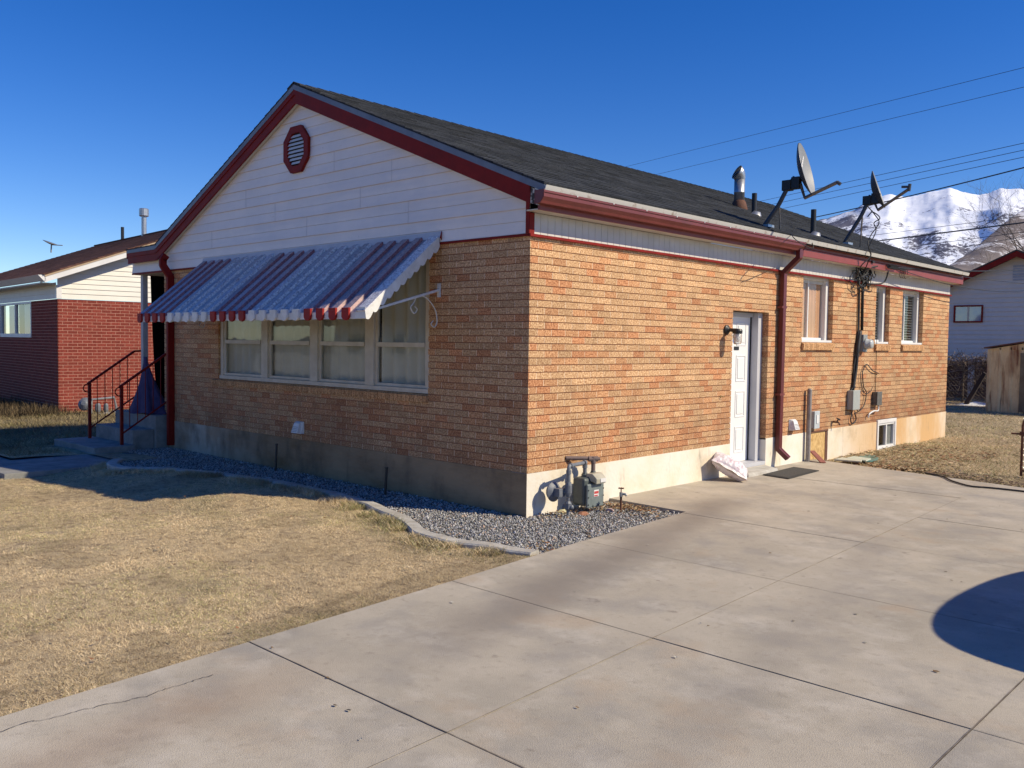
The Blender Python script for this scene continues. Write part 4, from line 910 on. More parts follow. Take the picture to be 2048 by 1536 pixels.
b.tube(catmull([(.05, 7.5, 2.6), (.10, 7.7, 2.58), (.16, 8.0, 2.62), (.21, 8.05, 2.80)], 6), .012, 6)
b.tube(catmull([(.05, 7.42, 2.6), (.09, 7.3, 2.72), (.16, 7.4, 2.80), (.21, 7.6, 2.84)], 6), .012, 6)
b.build('cable_tangle', M_wire, sv, smooth=True)
b = MB()
b.tube(catmull([(.02, 7.62, 1.22), (.03, 7.75, 1.34), (.03, 8.0, 1.24), (.02, 8.28, 1.19)], 5), .008, 5)
b.tube(catmull([(.02, 7.62, 1.24), (.03, 7.66, 1.0), (.03, 7.78, .90), (.03, 7.70, .70), (.03, 7.48, .62), (.05, 7.36, .76)], 5), .008, 5)
b.tube(catmull([(.02, 7.55, 1.20), (.03, 7.60, 1.0), (.03, 7.76, .88), (.03, 7.95, .92), (.03, 8.02, .98)], 5), .006, 5)
b.tube(catmull([(.02, 7.40, 1.0), (.04, 7.22, .98), (.03, 7.16, .9), (.04, 7.22, .84)], 5), .006, 5)
b.tube([(.015, 8.16, 2.55), (.015, 8.17, .86)], .005, 5)
b.tube(catmull([(.02, 7.30, .66), (.03, 7.22, .5), (.03, 7.30, .44), (.03, 7.42, .5), (.03, 7.36, .6)], 5), .010, 5)
b.build('loose_wire', M_wire, sv, smooth=True)
b = MB()
for k in range(7):
    y = 8.0+k*.05; b.tube(catmull([(.19, y, 2.885), (.22, y+.02, 2.84), (.24, y+.06, 2.87), (.20, y+.07, 2.9)], 4), .009, 5)
for k in range(3): b.tube(arc((.20, 8.62+.09*k, 2.80), .075, 0, 5.2, 12, (0, 1, 0), (.1, 0, 1)), .005, 4)
b.box((.183, 7.42, 2.88), (.21, 7.50, 2.91)); b.build('splice', M_wire, sv, smooth=False)
# electric meter
em = thing('electric_meter', 'round glass faced electric meter on the side brick wall below the cables', 'meter', (.0, 7.58, 1.64))
b = MB(); b.box((.002, 7.50, 1.53), (.075, 7.66, 1.80)); b.build('socket_box', M_grey, em, bevel=.012)
b = MB(); b.lathe((.0755, 7.58, 1.655), (1, 0, 0), [(0, .082), (.03, .082), (.032, .074), (.09, .07), (.105, .058)], 24); b.build('glass_dome', mat('meter_glass', (.55, .57, .55), (.40, .42, .42), scale=18, rough=.15), em, smooth=True)
# boxes
def wallbox(name, label, y0, y1, z0, z1, dep, m, cat, extra=None):
    o = thing(name, label, cat, (0, (y0+y1)/2, z0)); b = MB(); b.box((.002, y0, z0), (dep*.8, y1, z1)); b.build('case', m, o, bevel=.006)
    b = MB(); b.box((dep*.8+.001, y0-.005, z0-.005), (dep, y1+.005, z1+.005)); b.build('cover', m, o, bevel=.012); return o
wallbox('telephone_box', 'grey plastic telephone utility box at the foot of the cable bundle', 7.13, 7.38, .66, .95, .10, mat('box_grey', (.37, .39, .37), (.33, .35, .33), scale=6, rough=.55), 'utility box')
o = wallbox('cable_box', 'small weathered metal cable box just above the basement window', 8.08, 8.27, .69, .90, .09, mat('box_weathered', (.14, .135, .12), (.09, .085, .075), scale=20, rough=.6), 'utility box')
b = MB(); b.tube(catmull([(.04, 8.25, .69), (.05, 8.22, .60), (.05, 8.05, .60), (.04, 7.90, .56), (.03, 7.88, .50)], 5), .013, 6); b.build('conduit', M_white, o, smooth=True)
o = wallbox('switch_box', 'small grey weatherproof switch box on the wall right of the standing pipe', 5.90, 6.06, .45, .69, .07, mat('box_light', (.50, .54, .56), (.44, .48, .50), scale=6, rough=.4), 'utility box')
b = MB(); b.box((.071, 5.95, .52), (.078, 6.01, .64)); b.build('label_plate', M_white, o)
fc = thing('hose_faucet', 'small dark outdoor water faucet on the wall above the strand board panel', 'faucet', (0, 6.65, .50))
b = MB(); b.tube([(.0, 6.65, .50), (.09, 6.65, .50), (.11, 6.65, .46)], .013, 8); b.build('spout', M_rust, fc); b = MB(); b.lathe((.06, 6.65, .50), (.5, 0, 1), [(0, .008), (.05, .008), (.052, .032), (.06, .032)], 10); b.build('handle', M_black, fc)
# dryer / exhaust hood
def exhaust(label, axis, u, z):
    loc = (0, u, z) if axis == 'x' else (u, 0, z); o = thing('exhaust_hood', label, 'vent', loc, 'white exhaust hoods on the walls')
    T = (lambda d_, s_, h_: (d_, u+s_, z+h_)) if axis == 'x' else (lambda d_, s_, h_: (u+s_, -d_, z+h_))
    b = MB(); b.hexa([T(.002, -.085, -.075), T(.055, -.075, -.075), T(.055, .075, -.075), T(.002, .085, -.075), T(.002, -.085, .075), T(.035, -.06, .072), T(.035, .06, .072), T(.002, .085, .075)]); b.build('backplate', M_white, o, bevel=.006)
    b = MB(); b.hexa([T(.05, -.075, -.07), T(.10, -.065, -.065), T(.10, .065, -.065), T(.05, .075, -.07), T(.0355, -.06, .071), T(.062, -.055, .05), T(.062, .055, .05), T(.0355, .06, .071)]); ho = b.build('hood', M_white, o, bevel=.008)
    b = MB()
    for k in range(4):
        for q in range(6): s_ = -.045+q*.018; h_ = -.045+k*.018; dd = .1005-.33*(h_+.065); b.hexa([T(dd, s_-.005, h_-.004), T(dd+.002, s_-.005, h_-.004), T(dd+.002, s_+.005, h_-.004), T(dd, s_+.005, h_-.004), T(dd, s_-.005, h_+.004), T(dd+.002, s_-.005, h_+.004), T(dd+.002, s_+.005, h_+.004), T(dd, s_+.005, h_+.004)])
    b.build('grille', M_grey, o)
exhaust('white louvred exhaust hood low on the sunlit side wall beside the red downspout', 'x', 5.33, .535)
exhaust('white exhaust hood low on the shaded front wall below the big window', 'y', -3.76, .53)
b = MB(); b.tube([(.055, 5.745, .0), (.055, 5.745, .99)], .033, 12); b.tube([(.055, 5.745, .985), (.055, 5.745, 1.0)], .036, 12); b.tube([(.055, 5.745, 1.0), (.055, 5.745, 1.02)], [.034, .02], 12)
tag(b.build('standing_pipe', mat('pipe_grey_brown', (.30, .27, .25), (.20, .17, .155), scale=12, rough=.6), smooth=False), 'grey standing pipe with domed cap against the side wall', 'pipe')
# wall lamp
lm = thing('wall_lamp', 'black jar style wall lamp with clear glass shade beside the side door', 'lamp', (0, 3.54, 1.78))
b = MB(); b.lathe((.001, 3.54, 1.79), (1, 0, 0), [(0, .058), (.02, .058), (.03, .045), (.05, .022), (.055, .02)], 18); b.tube([(.04, 3.54, 1.79), (.15, 3.54, 1.785)], .022, 10); b.build('bracket', M_black, lm, smooth=False)
b = MB(); b.lathe((.155, 3.54, 1.745), (0, 0, 1), [(0, .058), (.035, .060), (.055, .05), (.06, .02)], 18); b.build('cap', M_black, lm, smooth=False)
M_jar = bpy.data.materials.new('clear_jar'); M_jar.use_nodes = True; bb = M_jar.node_tree.nodes['Principled BSDF']; bb.inputs['Base Color'].default_value = (.92, .92, .9, 1); bb.inputs['Roughness'].default_value = .12; bb.inputs['Transmission Weight'].default_value = .75; bb.inputs['IOR'].default_value = 1.3
b = MB(); b.lathe((.155, 3.54, 1.745), (0, 0, -1), [(0, .045), (.02, .055), (.10, .053), (.125, .04), (.13, .015)], 18); b.build('glass_jar', M_jar, lm, smooth=True)
b = MB(); b.lathe((.155, 3.54, 1.74), (0, 0, -1), [(0, .016), (.03, .02), (.06, .028), (.085, .02), (.09, .005)], 12); b.build('bulb', M_white, lm, smooth=True)
b = MB(); b.lathe((.001, 3.45, .985), (1, 0, 0), [(0, .014), (.01, .014), (.012, .006), (.03, .006), (.034, .011), (.04, .008)], 10)
tag(b.build('wall_hook', mat('brass', (.55, .42, .2), (.4, .3, .15), rough=.4, metal=.6)), 'tiny brass hook fixed in the brick left of the side door', 'hook')

# ------------------------------------------------------------------ gas meter
gm = thing('gas_meter', 'green grey gas meter with pipes and round regulator at the sunlit house corner', 'gas meter', (.2, .6, -.03))
b = MB(); b.box((.09, .555, .03), (.245, .83, .305)); b.build('body', M_meter, gm, bevel=.028)
b = MB(); b.box((.247, .565, .015), (.275, .825, .25)); b.build('front_plate', mat('plate_green', (.19, .225, .225), (.14, .17, .17), scale=15, rough=.4), gm, bevel=.022)
b = MB()
for y, z in [(.58, .05), (.58, .12), (.58, .19), (.812, .05), (.812, .12), (.812, .19), (.65, .033), (.74, .033)]: b = MB(); b.lathe((.2755, y, z), (1, 0, 0), [(0, .007), (.004, .006)], 8); b.build('bolt', M_black, gm)
b = MB(); b.box((.2757, .66, .12), (.278, .735, .185)); to = b.build('tag', mat('tag_white', (.75, .73, .72), (.7, .68, .67), scale=5, rough=.5), gm)
b = MB(); b.box((.2782, .665, .148), (.2795, .73, .172)); b.box((.2782, .665, .124), (.2795, .72, .136)); b.build('tag_print', mat('tag_red', (.55, .06, .06), (.45, .05, .05), scale=60, rough=.5), to)
b = MB(); b.prism([(.19, .64, .29), (.32, .64, .245), (.325, .64, .30), (.27, .64, .345), (.19, .64, .34)], (0, .155, 0)); b.build('index_cover', mat('index_cream', (.50, .47, .38), (.38, .36, .28), scale=10, rough=.35), gm, bevel=.01)
b = MB(); b.box((.323, .70, .262), (.328, .785, .298)); b.build('index_label', M_white, gm)
b = MB(); b.box((.13, .63, .285), (.23, .81, .31)); b.lathe((.165, .655, .30), (0, 0, 1), [(0, .034), (.03, .034), (.032, .026), (.045, .026)], 8); b.lathe((.165, .785, .30), (0, 0, 1), [(0, .036), (.032, .036), (.034, .026), (.05, .026)], 8); b.build('top_casting', M_meter, gm, bevel=.005)
pg = MB()
pg.tube([(.165, .655, .33), (.165, .655, .415)], .019, 12); pg.tube(catmull([(.165, .655, .405), (.17, .64, .445), (.20, .57, .448), (.24, .36, .448), (.25, .315, .445), (.255, .30, .40)], 5), .0185, 12)
for (p, a_) in [((.165, .655, .39), (0, 0, 1)), ((.255, .302, .375), (0, 0, 1))]: pg.lathe(np.array(p), a_, [(0, .025), (.035, .025)], 12)
pg.lathe((.245, .335, .448), (-.2, 1, 0), [(0, .025), (.03, .025)], 12)
pg.lathe((.195, .60, .448), (-.2, 1, 0), [(0, .025), (.03, .025)], 12)
pg.tube([(.256, .30, .40), (.256, .30, .16)], .0195, 12); pg.lathe((.256, .30, .17), (0, 0, 1), [(0, .026), (.03, .034), (.10, .034), (.13, .026)], 12); pg.tube([(.256, .30, .15), (.256, .30, .11)], .015, 10)
pg.build('inlet_pipe', M_pipegrey, gm, smooth=False)
pg = MB(); pg.lathe((.256, .30, .03), (0, 0, 1), [(0, .02), (.02, .034), (.07, .034), (.09, .02)], 8); pg.lathe((.256, .30, .065), (1, .3, 0), [(-.05, .022), (.045, .022), (.055, .012)], 10); pg.tube([(.256, .30, -.06), (.256, .30, .04)], .016, 10); pg.build('shutoff_valve', M_pipegrey, gm)
pg = MB(); ax_ = np.array([.62, -.30, .08]); rc_ = np.array([.12, .235, .215])
rc_ = np.array([.13, .235, .20])
pg.lathe(rc_, (1.0, .02, .05), [(-.045, .03), (-.035, .07), (-.012, .088), (-.004, .095), (.004, .095), (.012, .085), (.03, .06), (.035, .04)], 28); pg.build('regulator', M_pipegrey, gm, smooth=False)
pg = MB(); pg.hexa([tuple(rc_+np.array(q)) for q in [(.02, -.035, -.04), (.10, -.035, -.04), (.10, .05, -.04), (.02, .05, -.04), (.02, -.035, .04), (.10, -.035, .04), (.10, .05, .04), (.02, .05, .04)]]); pg.tube([rc_+np.array([.07, .03, 0]), (.235, .285, .205), (.256, .30, .215)], .022, 8); pg.build('regulator_body', M_pipegrey, gm, bevel=.006)
pg = MB(); pg.tube(catmull([(.165, .785, .34), (.165, .785, .43), (.16, .785, .47)], 4), .021, 12); pg.lathe((.165, .785, .43), (0, 0, 1), [(0, .027), (.06, .027)], 12); pg.tube([(.165, .80, .47), (.10, .70, .475), (.0, .56, .478)], .02, 12); pg.lathe((.165, .785, .468), (.55, .75, 0), [(-.05, .027), (.045, .027), (.047, .018), (.065, .018)], 12); pg.build('outlet_pipe', mat('weathered_pipe', (.22, .15, .13), (.13, .10, .095), scale=30, rough=.75), gm)
# spigot
sg = thing('yard_spigot', 'rusty upright water spigot standing in the gravel beside the driveway slab', 'spigot', (.476, .83, -.04))
b = MB(); b.tube([(.476, .83, -.06), (.476, .83, .13)], .0115, 8); b.build('riser', M_rust, sg); b = MB(); b.tube([(.476, .83, .13), (.476, .83, .17)], .017, 8); b.tube([(.476, .83, .155), (.515, .85, .155), (.525, .856, .14)], .013, 8); b.build('valve_body', M_grey, sg)
b = MB(); b.tube([(.476, .83, .17), (.476, .83, .21)], .006, 6)
for a in (0, 1.05, 2.1): b.tube([(.476-.028*math.cos(a), .83-.028*math.sin(a), .21), (.476+.028*math.cos(a), .83+.028*math.sin(a), .21)], .006, 6)
b.build('handle', M_rust, sg)
# stakes
for (x, y, h, lab) in [(-4.10, -.14, .30, 'thin dark garden stake in the shaded gravel near the downspout end'), (-1.81, -.235, .26, 'thin dark garden stake in the shaded gravel nearer the house corner')]:
    b = MB(); b.tube([(x, y, -.06), (x+.01, y+.01, h)], .014, 6); b.tube([(x+.01, y+.01, h-.005), (x+.01, y+.01, h+.01)], .017, 6); tag(b.build('garden_stake', M_black), lab, 'stake', 'stakes in the gravel bed')
# rocks near meter
for (x, y, s_, c_, lab) in [(.10, .42, .05, (.62, .58, .36), 'pale yellow rock by the regulator at the wall foot'), (.30, .48, .05, (.42, .20, .12), 'reddish broken rock just under the gas meter pipes'), (.36, .80, .045, (.50, .36, .32), 'pinkish flat rock between the gas meter and the spigot')]:
    v, f = ico(); b = MB()
    for q in v: b.v.append((x+q[0]*s_*jit(.25), y+q[1]*s_*1.2*jit(.25), -.02+q[2]*s_*.55*jit(.2)))
    for q in f: b.face(tuple(int(z) for z in q), c_)
    tag(b.build('rock', M_leaf), lab, 'rock', 'loose rocks by the gas meter')
# dead leaves
def leaves(name, XY, label, cols, s0=.018, z0=-.03, zf=None):
    b = MB()
    for (x, y) in XY:
        s_ = s0*random.uniform(.6, 1.5); a = random.uniform(0, 6.3); z = (z0 if zf is None else zf(x, y)+.015)+random.uniform(0, .02); c = random.choice(cols); v = random.uniform(.6, 1.2)
        P = [(x+s_*k1*math.cos(a)-s_*k2*math.sin(a), y+s_*k1*math.sin(a)+s_*k2*math.cos(a), z+random.uniform(0, .014)) for k1, k2 in ((-1, 0), (-.3, .6), (.6, .45), (1.1, 0), (.5, -.5), (-.4, -.55))]
        b.poly(P, (c[0]*v, c[1]*v, c[2]*v))
    return tag(b.build(name, M_leaf), label, 'leaves', kind='stuff')
LC = [(.40, .26, .13), (.50, .36, .20), (.28, .18, .10), (.58, .46, .28), (.34, .17, .09)]
XY = [(random.gauss(.35, .16), random.gauss(1.08, .10)) for k in range(420)]; XY = [(x, y) for x, y in XY if .03 < x < .93 and .5 < y < 1.22]
XY += [(random.uniform(.02, .30), random.uniform(.05, .95)) for k in range(110)]+[(random.uniform(.25, .9), random.uniform(.7, 1.2)) for k in range(70)]+[(random.uniform(.85, 1.08), random.uniform(-1.0, -.7)) for k in range(40)]
leaves('dead_leaves', XY, 'brown dead leaves gathered against the foundation around the spigot', LC, .013)
XY = [(random.uniform(-5.5, 1.2), random.uniform(-5.5, -1.3)) for k in range(90)]
leaves('lawn_leaves', [(x, y) for x, y in XY if in_front_lawn(np.array([x]), np.array([y]))[0]], 'a few small curled brown leaves lying on the front lawn', LC, .014, zf=lambda x, y: float(lawn_z(np.array([x]), np.array([y]))[0]))
XY = [(random.gauss(1.05, .32), random.gauss(6.15, .16)) for k in range(450)]+[(random.uniform(.05, 1.6), random.uniform(6.1, 9.5)) for k in range(700)]
leaves('leaf_litter', [(x, y) for x, y in XY if y > 5.85 and x > .03], 'crumpled brown leaves at the far end of the driveway near the basement window', LC, .028, zf=back_z)
XY = [(random.uniform(1.6, 3.8), random.uniform(5.35, 6.2)) for k in range(420)]
leaves('wood_chips', [(x, y) for x, y in XY if y > np.interp(x, [1.1, 2.5, 4.5], [5.8, 5.52, 5.05])+.03], 'torn bark and wood chips along the rear edge of the driveway', [(.22, .15, .10), (.30, .22, .15), (.12, .08, .06)], .03, zf=back_z)

# bag, mat, splash block, flat boards
bgm = mat('pink_white_bag', (.74, .68, .70), (.50, .30, .38), scale=16, detail=9, rough=.38, lo=.50, hi=.66, c3=(.68, .58, .62), bump=.35, bscale=34, bdist=.01)
b = MB(); n1, n2 = 44, 40; ctr = np.array([.20, 3.36, .155]); ux = np.array([.52, .32, -.34]); ux /= np.linalg.norm(ux); vy = np.array([-.45, .89, 0.1]); vy -= ux*vy.dot(ux); vy /= np.linalg.norm(vy); nz = np.cross(ux, vy)
if nz[2] < 0: nz = -nz
vn1 = lambda a_, b_, k_: float(vnoise(np.array([a_+40.0]), np.array([b_+40.0]), k_)[0])
for sgn in (1, -1):
    for i in range(n1+1):
        for q in range(n2+1):
            s_, t = 2*i/n1-1, 2*q/n2-1; e1, e2 = max(0, 1-abs(s_)**2.3), max(0, 1-abs(t)**2.3); puff = (e1*e2)**.42; pin = 1-.09*(abs(s_)**4*(1-t*t)+abs(t)**4*(1-s_*s_))
            wr = -abs(vn1(s_*3+sgn, t*2.2, 31))*.040-abs(vn1(s_*7, t*6+sgn, 32))*.020+vn1(s_*15, t*14, 33)*.006; edge_w = .004*math.sin(t*9)*(abs(s_) > .97)+.005*math.sin(s_*8)*(abs(t) > .97)
            b.v.append(tuple(ctr+ux*s_*.235*pin+vy*t*.185*pin+nz*(sgn*(puff*(.115+wr)+.0015)+edge_w)))
W_ = (n1+1)*(n2+1)
for sgn in (0, 1):
    for i in range(n1):
        for q in range(n2): a = sgn*W_+i*(n2+1)+q; b.face((a, a+n2+1, a+n2+2, a+1) if sgn == 0 else (a, a+1, a+n2+2, a+n2+1))
for i in range(n1):
    for q in (0, n2): a, c_ = i*(n2+1)+q, (i+1)*(n2+1)+q; b.face((a, c_, W_+c_, W_+a))
for q in range(n2):
    for i in (0, n1): a, c_ = i*(n2+1)+q, i*(n2+1)+q+1; b.face((a, c_, W_+c_, W_+a))
ls_z = min(v[2] for v in b.v); b.v = [(v[0], v[1], v[2]-ls_z+.003) for v in b.v]
tag(b.build('plastic_bag', bgm, smooth=True), 'full pink and white plastic bag slumped against the wall left of the side door', 'bag')
mtm = mat('rubber_mat', (.055, .052, .045), (.035, .033, .03), scale=60, rough=.9, bump=.5, bscale=200)
mo = thing('door_mat', 'dark grey rubber door mat lying on the driveway before the side door', 'door mat', (.25, 4.45, 0))
Q = [(.045, 4.10), (.56, 3.97), (.47, 4.92), (-.0+.01, 4.80)]
Q = [(.06, 4.12), (.57, 4.00), (.50, 4.90), (.262, 4.95)]
b = MB(); c4 = [(.28, 4.02), (.66, 3.95), (.60, 4.92), (.22, 4.98)]; b.hexa([(x, y, .0035) for x, y in c4]+[(x, y, .012) for x, y in c4]); b.build('base', mtm, mo, bevel=.003)
ce = np.mean(c4, 0); c5 = [tuple(ce+(np.array(p)-ce)*np.array([.80, .90])) for p in c4]; b = MB(); b.hexa([(x, y, .0123) for x, y in c5]+[(x, y, .015) for x, y in c5]); b.build('tread', mat('mat_tread', (.085, .078, .065), (.05, .046, .04), scale=120, rough=.95, bump=.6, bscale=250), mo)
b = MB(); b.hexa([(.25, 5.71, .003), (.31, 5.76, .003), (.33, 5.74, .012), (.27, 5.69, .012), (.012, 5.90, .115), (.05, 5.96, .115), (.06, 5.94, .14), (.02, 5.87, .14)])
tag(b.build('splash_board', mat('red_board', (.33, .12, .09), (.24, .09, .07), scale=9, rough=.7), bevel=.004), 'short red brown board leaning against the strand board panel', 'board')
G2 = lambda px, py: tuple(at(px, py, 'z', 0)[:2])
for (pts, z, m, lab) in [([G2(1668, 921.5), G2(1722, 926), G2(1724, 923), G2(1684, 918)], .006, mat('pale_board', (.62, .62, .50), (.50, .50, .40), scale=6, rough=.6), 'pale cream flat board lying nearest the strand board panel at the wall foot'),
                         ([G2(1691, 918.5), G2(1732, 923.5), G2(1742, 919.5), G2(1708, 914.5)], .002, mat('pale_board2', (.60, .64, .52), (.50, .53, .43), scale=6, rough=.6), 'second pale board overlapping the teal cover on the grass')]:
    b = MB(); b.hexa([(x, y, z) for x, y in pts]+[(x, y, z+.018) for x, y in pts]); tag(b.build('flat_board', m, bevel=.003), lab, 'board', 'flat boards at the wall foot')
b = MB(); P = []
for k in range(14): a = math.pi*2*k/14; q = at(1736+21*math.cos(a), 918+6.5*math.sin(a), 'z', -.02); P.append((q[0], q[1], -.022))
b.prism(P[::-1], (0, 0, .022)); tag(b.build('well_cover', mat('teal_cover', (.11, .24, .20), (.08, .18, .15), scale=8, rough=.4), bevel=.006), 'dull teal green plastic cover lying on the grass under the basement window', 'cover')

# ------------------------------------------------------------------ red brick neighbour house
RXc, RYc = -15.0, 1.18; ROT = math.radians(-4.0)
nb = thing('neighbour_brick_house', 'red brick house with white siding gable and brown shingle roof at the left', 'house', (RXc, RYc, -.3))
def TR(x, y, z): # local (x along -front.. , y back) -> world
    c, s = math.cos(ROT), math.sin(ROT); return (RXc+c*x-s*y, RYc+s*x+c*y, z)
class MT(MB):
    def build(s, *a, **k): s.v = [TR(*v) for v in s.v]; return MB.build(s, *a, **k)
M_rbrick = brickmat('red_brick', (.16, .030, .022), (.22, .042, .030), (.27, .062, .042), 30)
M_rmort = mat('pink_mortar', (.52, .27, .20), (.42, .20, .15), scale=20, rough=.95)
NZ0 = -.12; NT = 2.42; WX, WY = 11.0, 8.6
rb, rm_ = MT(), MT()
OPN = [(2.35, 3.4, 1.27, 2.42)]; OPL = [(-4.9, -2.05, 1.62, 2.42)]
for i in range(37):
    z0 = NZ0+i*.0686
    for side, a, b_, ops in (('x', 0, WY, OPN), ('y', -WX, 0, OPL)):
        u = a-(.10 if i % 2 else 0)
        while u < b_:
            p, q = max(u+.006, a), min(u+.203-.006, b_)
            if q-p > .02:
                for r in rsub((p, q, z0+.006, z0+.0626), ops):
                    v = random.uniform(.85, 1.12)
                    if side == 'x': rb.box((-.02, r[0], r[2]), (0, r[1], r[3]), (v, v, v))
                    elif side == 'y' and r[0] > -8.5: rb.box((r[0], .0, r[2]), (r[1]-(.0 if r[1] < -.01 else .0), .02, r[3]), (v, v, v))
            u += .203
for r in rsub((.006, WY, NZ0, NT), OPN): rm_.box((-.12, r[0], r[2]), (-.004, r[1], r[3]))
for r in rsub((-WX, -.004-.12, NZ0, NT), OPL): rm_.box((r[0], .004, r[2]), (r[1], .12, r[3]))
rm_.box((-WX, WY-.1, NZ0), (-.13, WY, NT))
nw = rb.build('wall', M_rbrick, nb); rm_.build('mortar', M_rmort, nw)
b = MT(); b.box((-WX, -.002, -.5), (.004, WY, NZ0+.0)); b.build('foundation', M_step, nb)
def lap(mb, side, a_of, b_of, z0, z1, ex=.112):
    z = z0
    while z < z1-.01:
        zz = min(z+ex, z1); a0, b0, a1, b1 = a_of(z), b_of(z), a_of(zz), b_of(zz)
        if b0-a0 < .05: break
        b1 = max(b1, a1)
        if side == 'x': mb.hexa([(.0, a0, z), (.018, a0, z), (.018, b0, z), (.0, b0, z), (.0, a1, zz), (.004, a1, zz), (.004, b1, zz), (.0, b1, zz)])
        else: mb.hexa([(a0, -.018, z), (b0, -.018, z), (b0, .0, z), (a0, .0, z), (a1, -.004, zz), (b1, -.004, zz), (b1, .0, zz), (a1, .0, zz)])
        z += ex
NS = .385; ER = 2.915; YM = 4.35; EO = .34
b = MT(); zr = lambda y: ER-.16+NS*(min(y, WY-y)+EO)
lap(b, 'x', lambda z: max(0, (z-ER+.16)/NS-EO), lambda z: min(WY, WY-((z-ER+.16)/NS-EO)), NT+.01, 4.28); lap(b, 'y', lambda z: -WX, lambda z: -.09, NT+.01, 2.78, .118)
b.build('siding', mat('ivory_siding', (.74, .71, .64), (.69, .66, .59), scale=3, rough=.5), nb)
b = MT(); b.box((.0185, -.022, NT+.01), (-.088, .085, 2.72)); b.build('corner_board', M_white, nb)
b = MT(); b.box((-WX, -EO, 2.73), (-.0, -.03, 2.76)); b.build('soffit', M_soffit, nb)
b = MT(); b.hexa([(-WX, -EO-.02, 2.78), (.34, -EO-.02, 2.78), (.34, -EO+.02, 2.78), (-WX, -EO+.02, 2.78), (-WX, -EO-.13, 2.90), (.34, -EO-.13, 2.90), (.34, -EO+.02, 2.90), (-WX, -EO+.02, 2.90)]); b.build('gutter', M_white, nb)
b = MT(); xo = .34
for (ya, yb) in ((-EO, YM), (WY+EO, YM)):
    za, zb = ER, ER+NS*(YM+EO)
    b.hexa([(xo-.03, ya, za-.17), (xo, ya, za-.17), (xo, yb, zb-.17), (xo-.03, yb, zb-.17), (xo-.03, ya, za-.03), (xo, ya, za-.03), (xo, yb, zb-.03), (xo-.03, yb, zb-.03)])
b.build('rake_board', M_white, nb)
b = MT()
for (ya, yb) in ((-EO, YM), (WY+EO, YM)):
    za, zb = ER, ER+NS*(YM+EO)
    b.hexa([(.005, ya, za-.16), (xo-.031, ya, za-.16), (xo-.031, yb, zb-.16), (.005, yb, zb-.16), (.005, ya, za-.14), (xo-.031, ya, za-.14), (xo-.031, yb, zb-.14), (.005, yb, zb-.14)])
b.build('rake_soffit', M_soffit, nb)
b = MT()
for (ya, yb) in ((-EO, YM), (WY+EO, YM)):
    za, zb = ER, ER+NS*(YM+EO); b.hexa([(xo+.001, ya, za-.05), (xo+.014, ya, za-.05), (xo+.014, yb, zb-.05), (xo+.001, yb, zb-.05), (xo+.001, ya, za+.0), (xo+.02, ya, za+.0), (xo+.02, yb, zb+.0), (xo+.001, yb, zb+.0)])
b.build('rake_edge', mat('tan_edge', (.55, .40, .26), (.48, .35, .22), rough=.5), nb)
b = MT(); M_brsh = mat('brown_shingle', (.17, .085, .06), (.095, .05, .04), scale=18, detail=8, rough=.95, bump=.6, bscale=60, attr=True, spec=.15)
for (ya, yb) in ((-EO-.03, YM), (WY+EO+.03, YM)):
    nc = 30 if ya < 0 else 4; za, zb = ER, ER+NS*(YM+EO)
    for i in range(nc):
        y0_, y1_ = ya+(yb-ya)*i/nc, ya+(yb-ya)*(i+1.05)/nc; z0_, z1_ = za+(zb-za)*i/nc, za+(zb-za)*(i+1.05)/nc; x = -WX-.3
        while x < xo+.03:
            w_ = random.uniform(.2, .5) if nc > 5 else 3; x2 = min(x+w_, xo+.03); v = random.uniform(.7, 1.35)
            b.hexa([(x, y0_, z0_-.02), (x2, y0_, z0_-.02), (x2, y1_, z1_-.02), (x, y1_, z1_-.02), (x, y0_, z0_+.012), (x2, y0_, z0_+.012), (x2, y1_, z1_+.002), (x, y1_, z1_+.002)], (v, v*.97, v*.95)); x = x2
b.build('roof', M_brsh, nb)
def nwin(side, u0, u1, z0, z1, parts=2):
    B_ = lambda mb, a, b_, c, e, d0, d1: mb.box((-d1, a, c), (-d0, b_, e)) if side == 'x' else mb.box((a, d0, c), (b_, d1, e))
    f = MT(); B_(f, u0, u1, z0-.05, z0+.04, -.02, .06); B_(f, u0, u1, z1-.05, z1, -.01, .06); B_(f, u0, u0+.05, z0+.041, z1-.051, -.01, .06); B_(f, u1-.05, u1, z0+.041, z1-.051, -.01, .06)
    for k in range(1, parts): m_ = u0+(u1-u0)*k/parts; B_(f, m_-.035, m_+.035, z0+.041, z1-.051, -.01, .06)
    fo_ = f.build('window', M_white, nb)
    g_ = MT(); d_ = .03
    g_.poly([(-d_, u0, z0), (-d_, u1, z0), (-d_, u1, z1), (-d_, u0, z1)] if side == 'x' else [(u0, d_, z0), (u1, d_, z0), (u1, d_, z1), (u0, d_, z1)]); g_.build('pane', M_glass, fo_)
    c = MT()
    if side == 'x':
        z = z0+.05
        while z < z1: c.box((-.10, u0+.05, z), (-.08, u1-.05, z+.035)); z += .05
        c.build('blind', mat('green_blind', (.36, .42, .36), (.3, .36, .3), rough=.5), fo_)
    else:
        for k in range(parts): a = u0+(u1-u0)*(k+.3)/parts; c.box((a, .10, z0+.04), (a+(u1-u0)*.22, .11, z1-.06))
        c.build('curtain', M_frieze, fo_)
    b = MT(); B_(b, u0-.1, u1+.1, z0-.1, z1, .45, .46); b.build('room_backing', M_dark, fo_)
nwin('x', *OPN[0]); nwin('y', *OPL[0], parts=2)
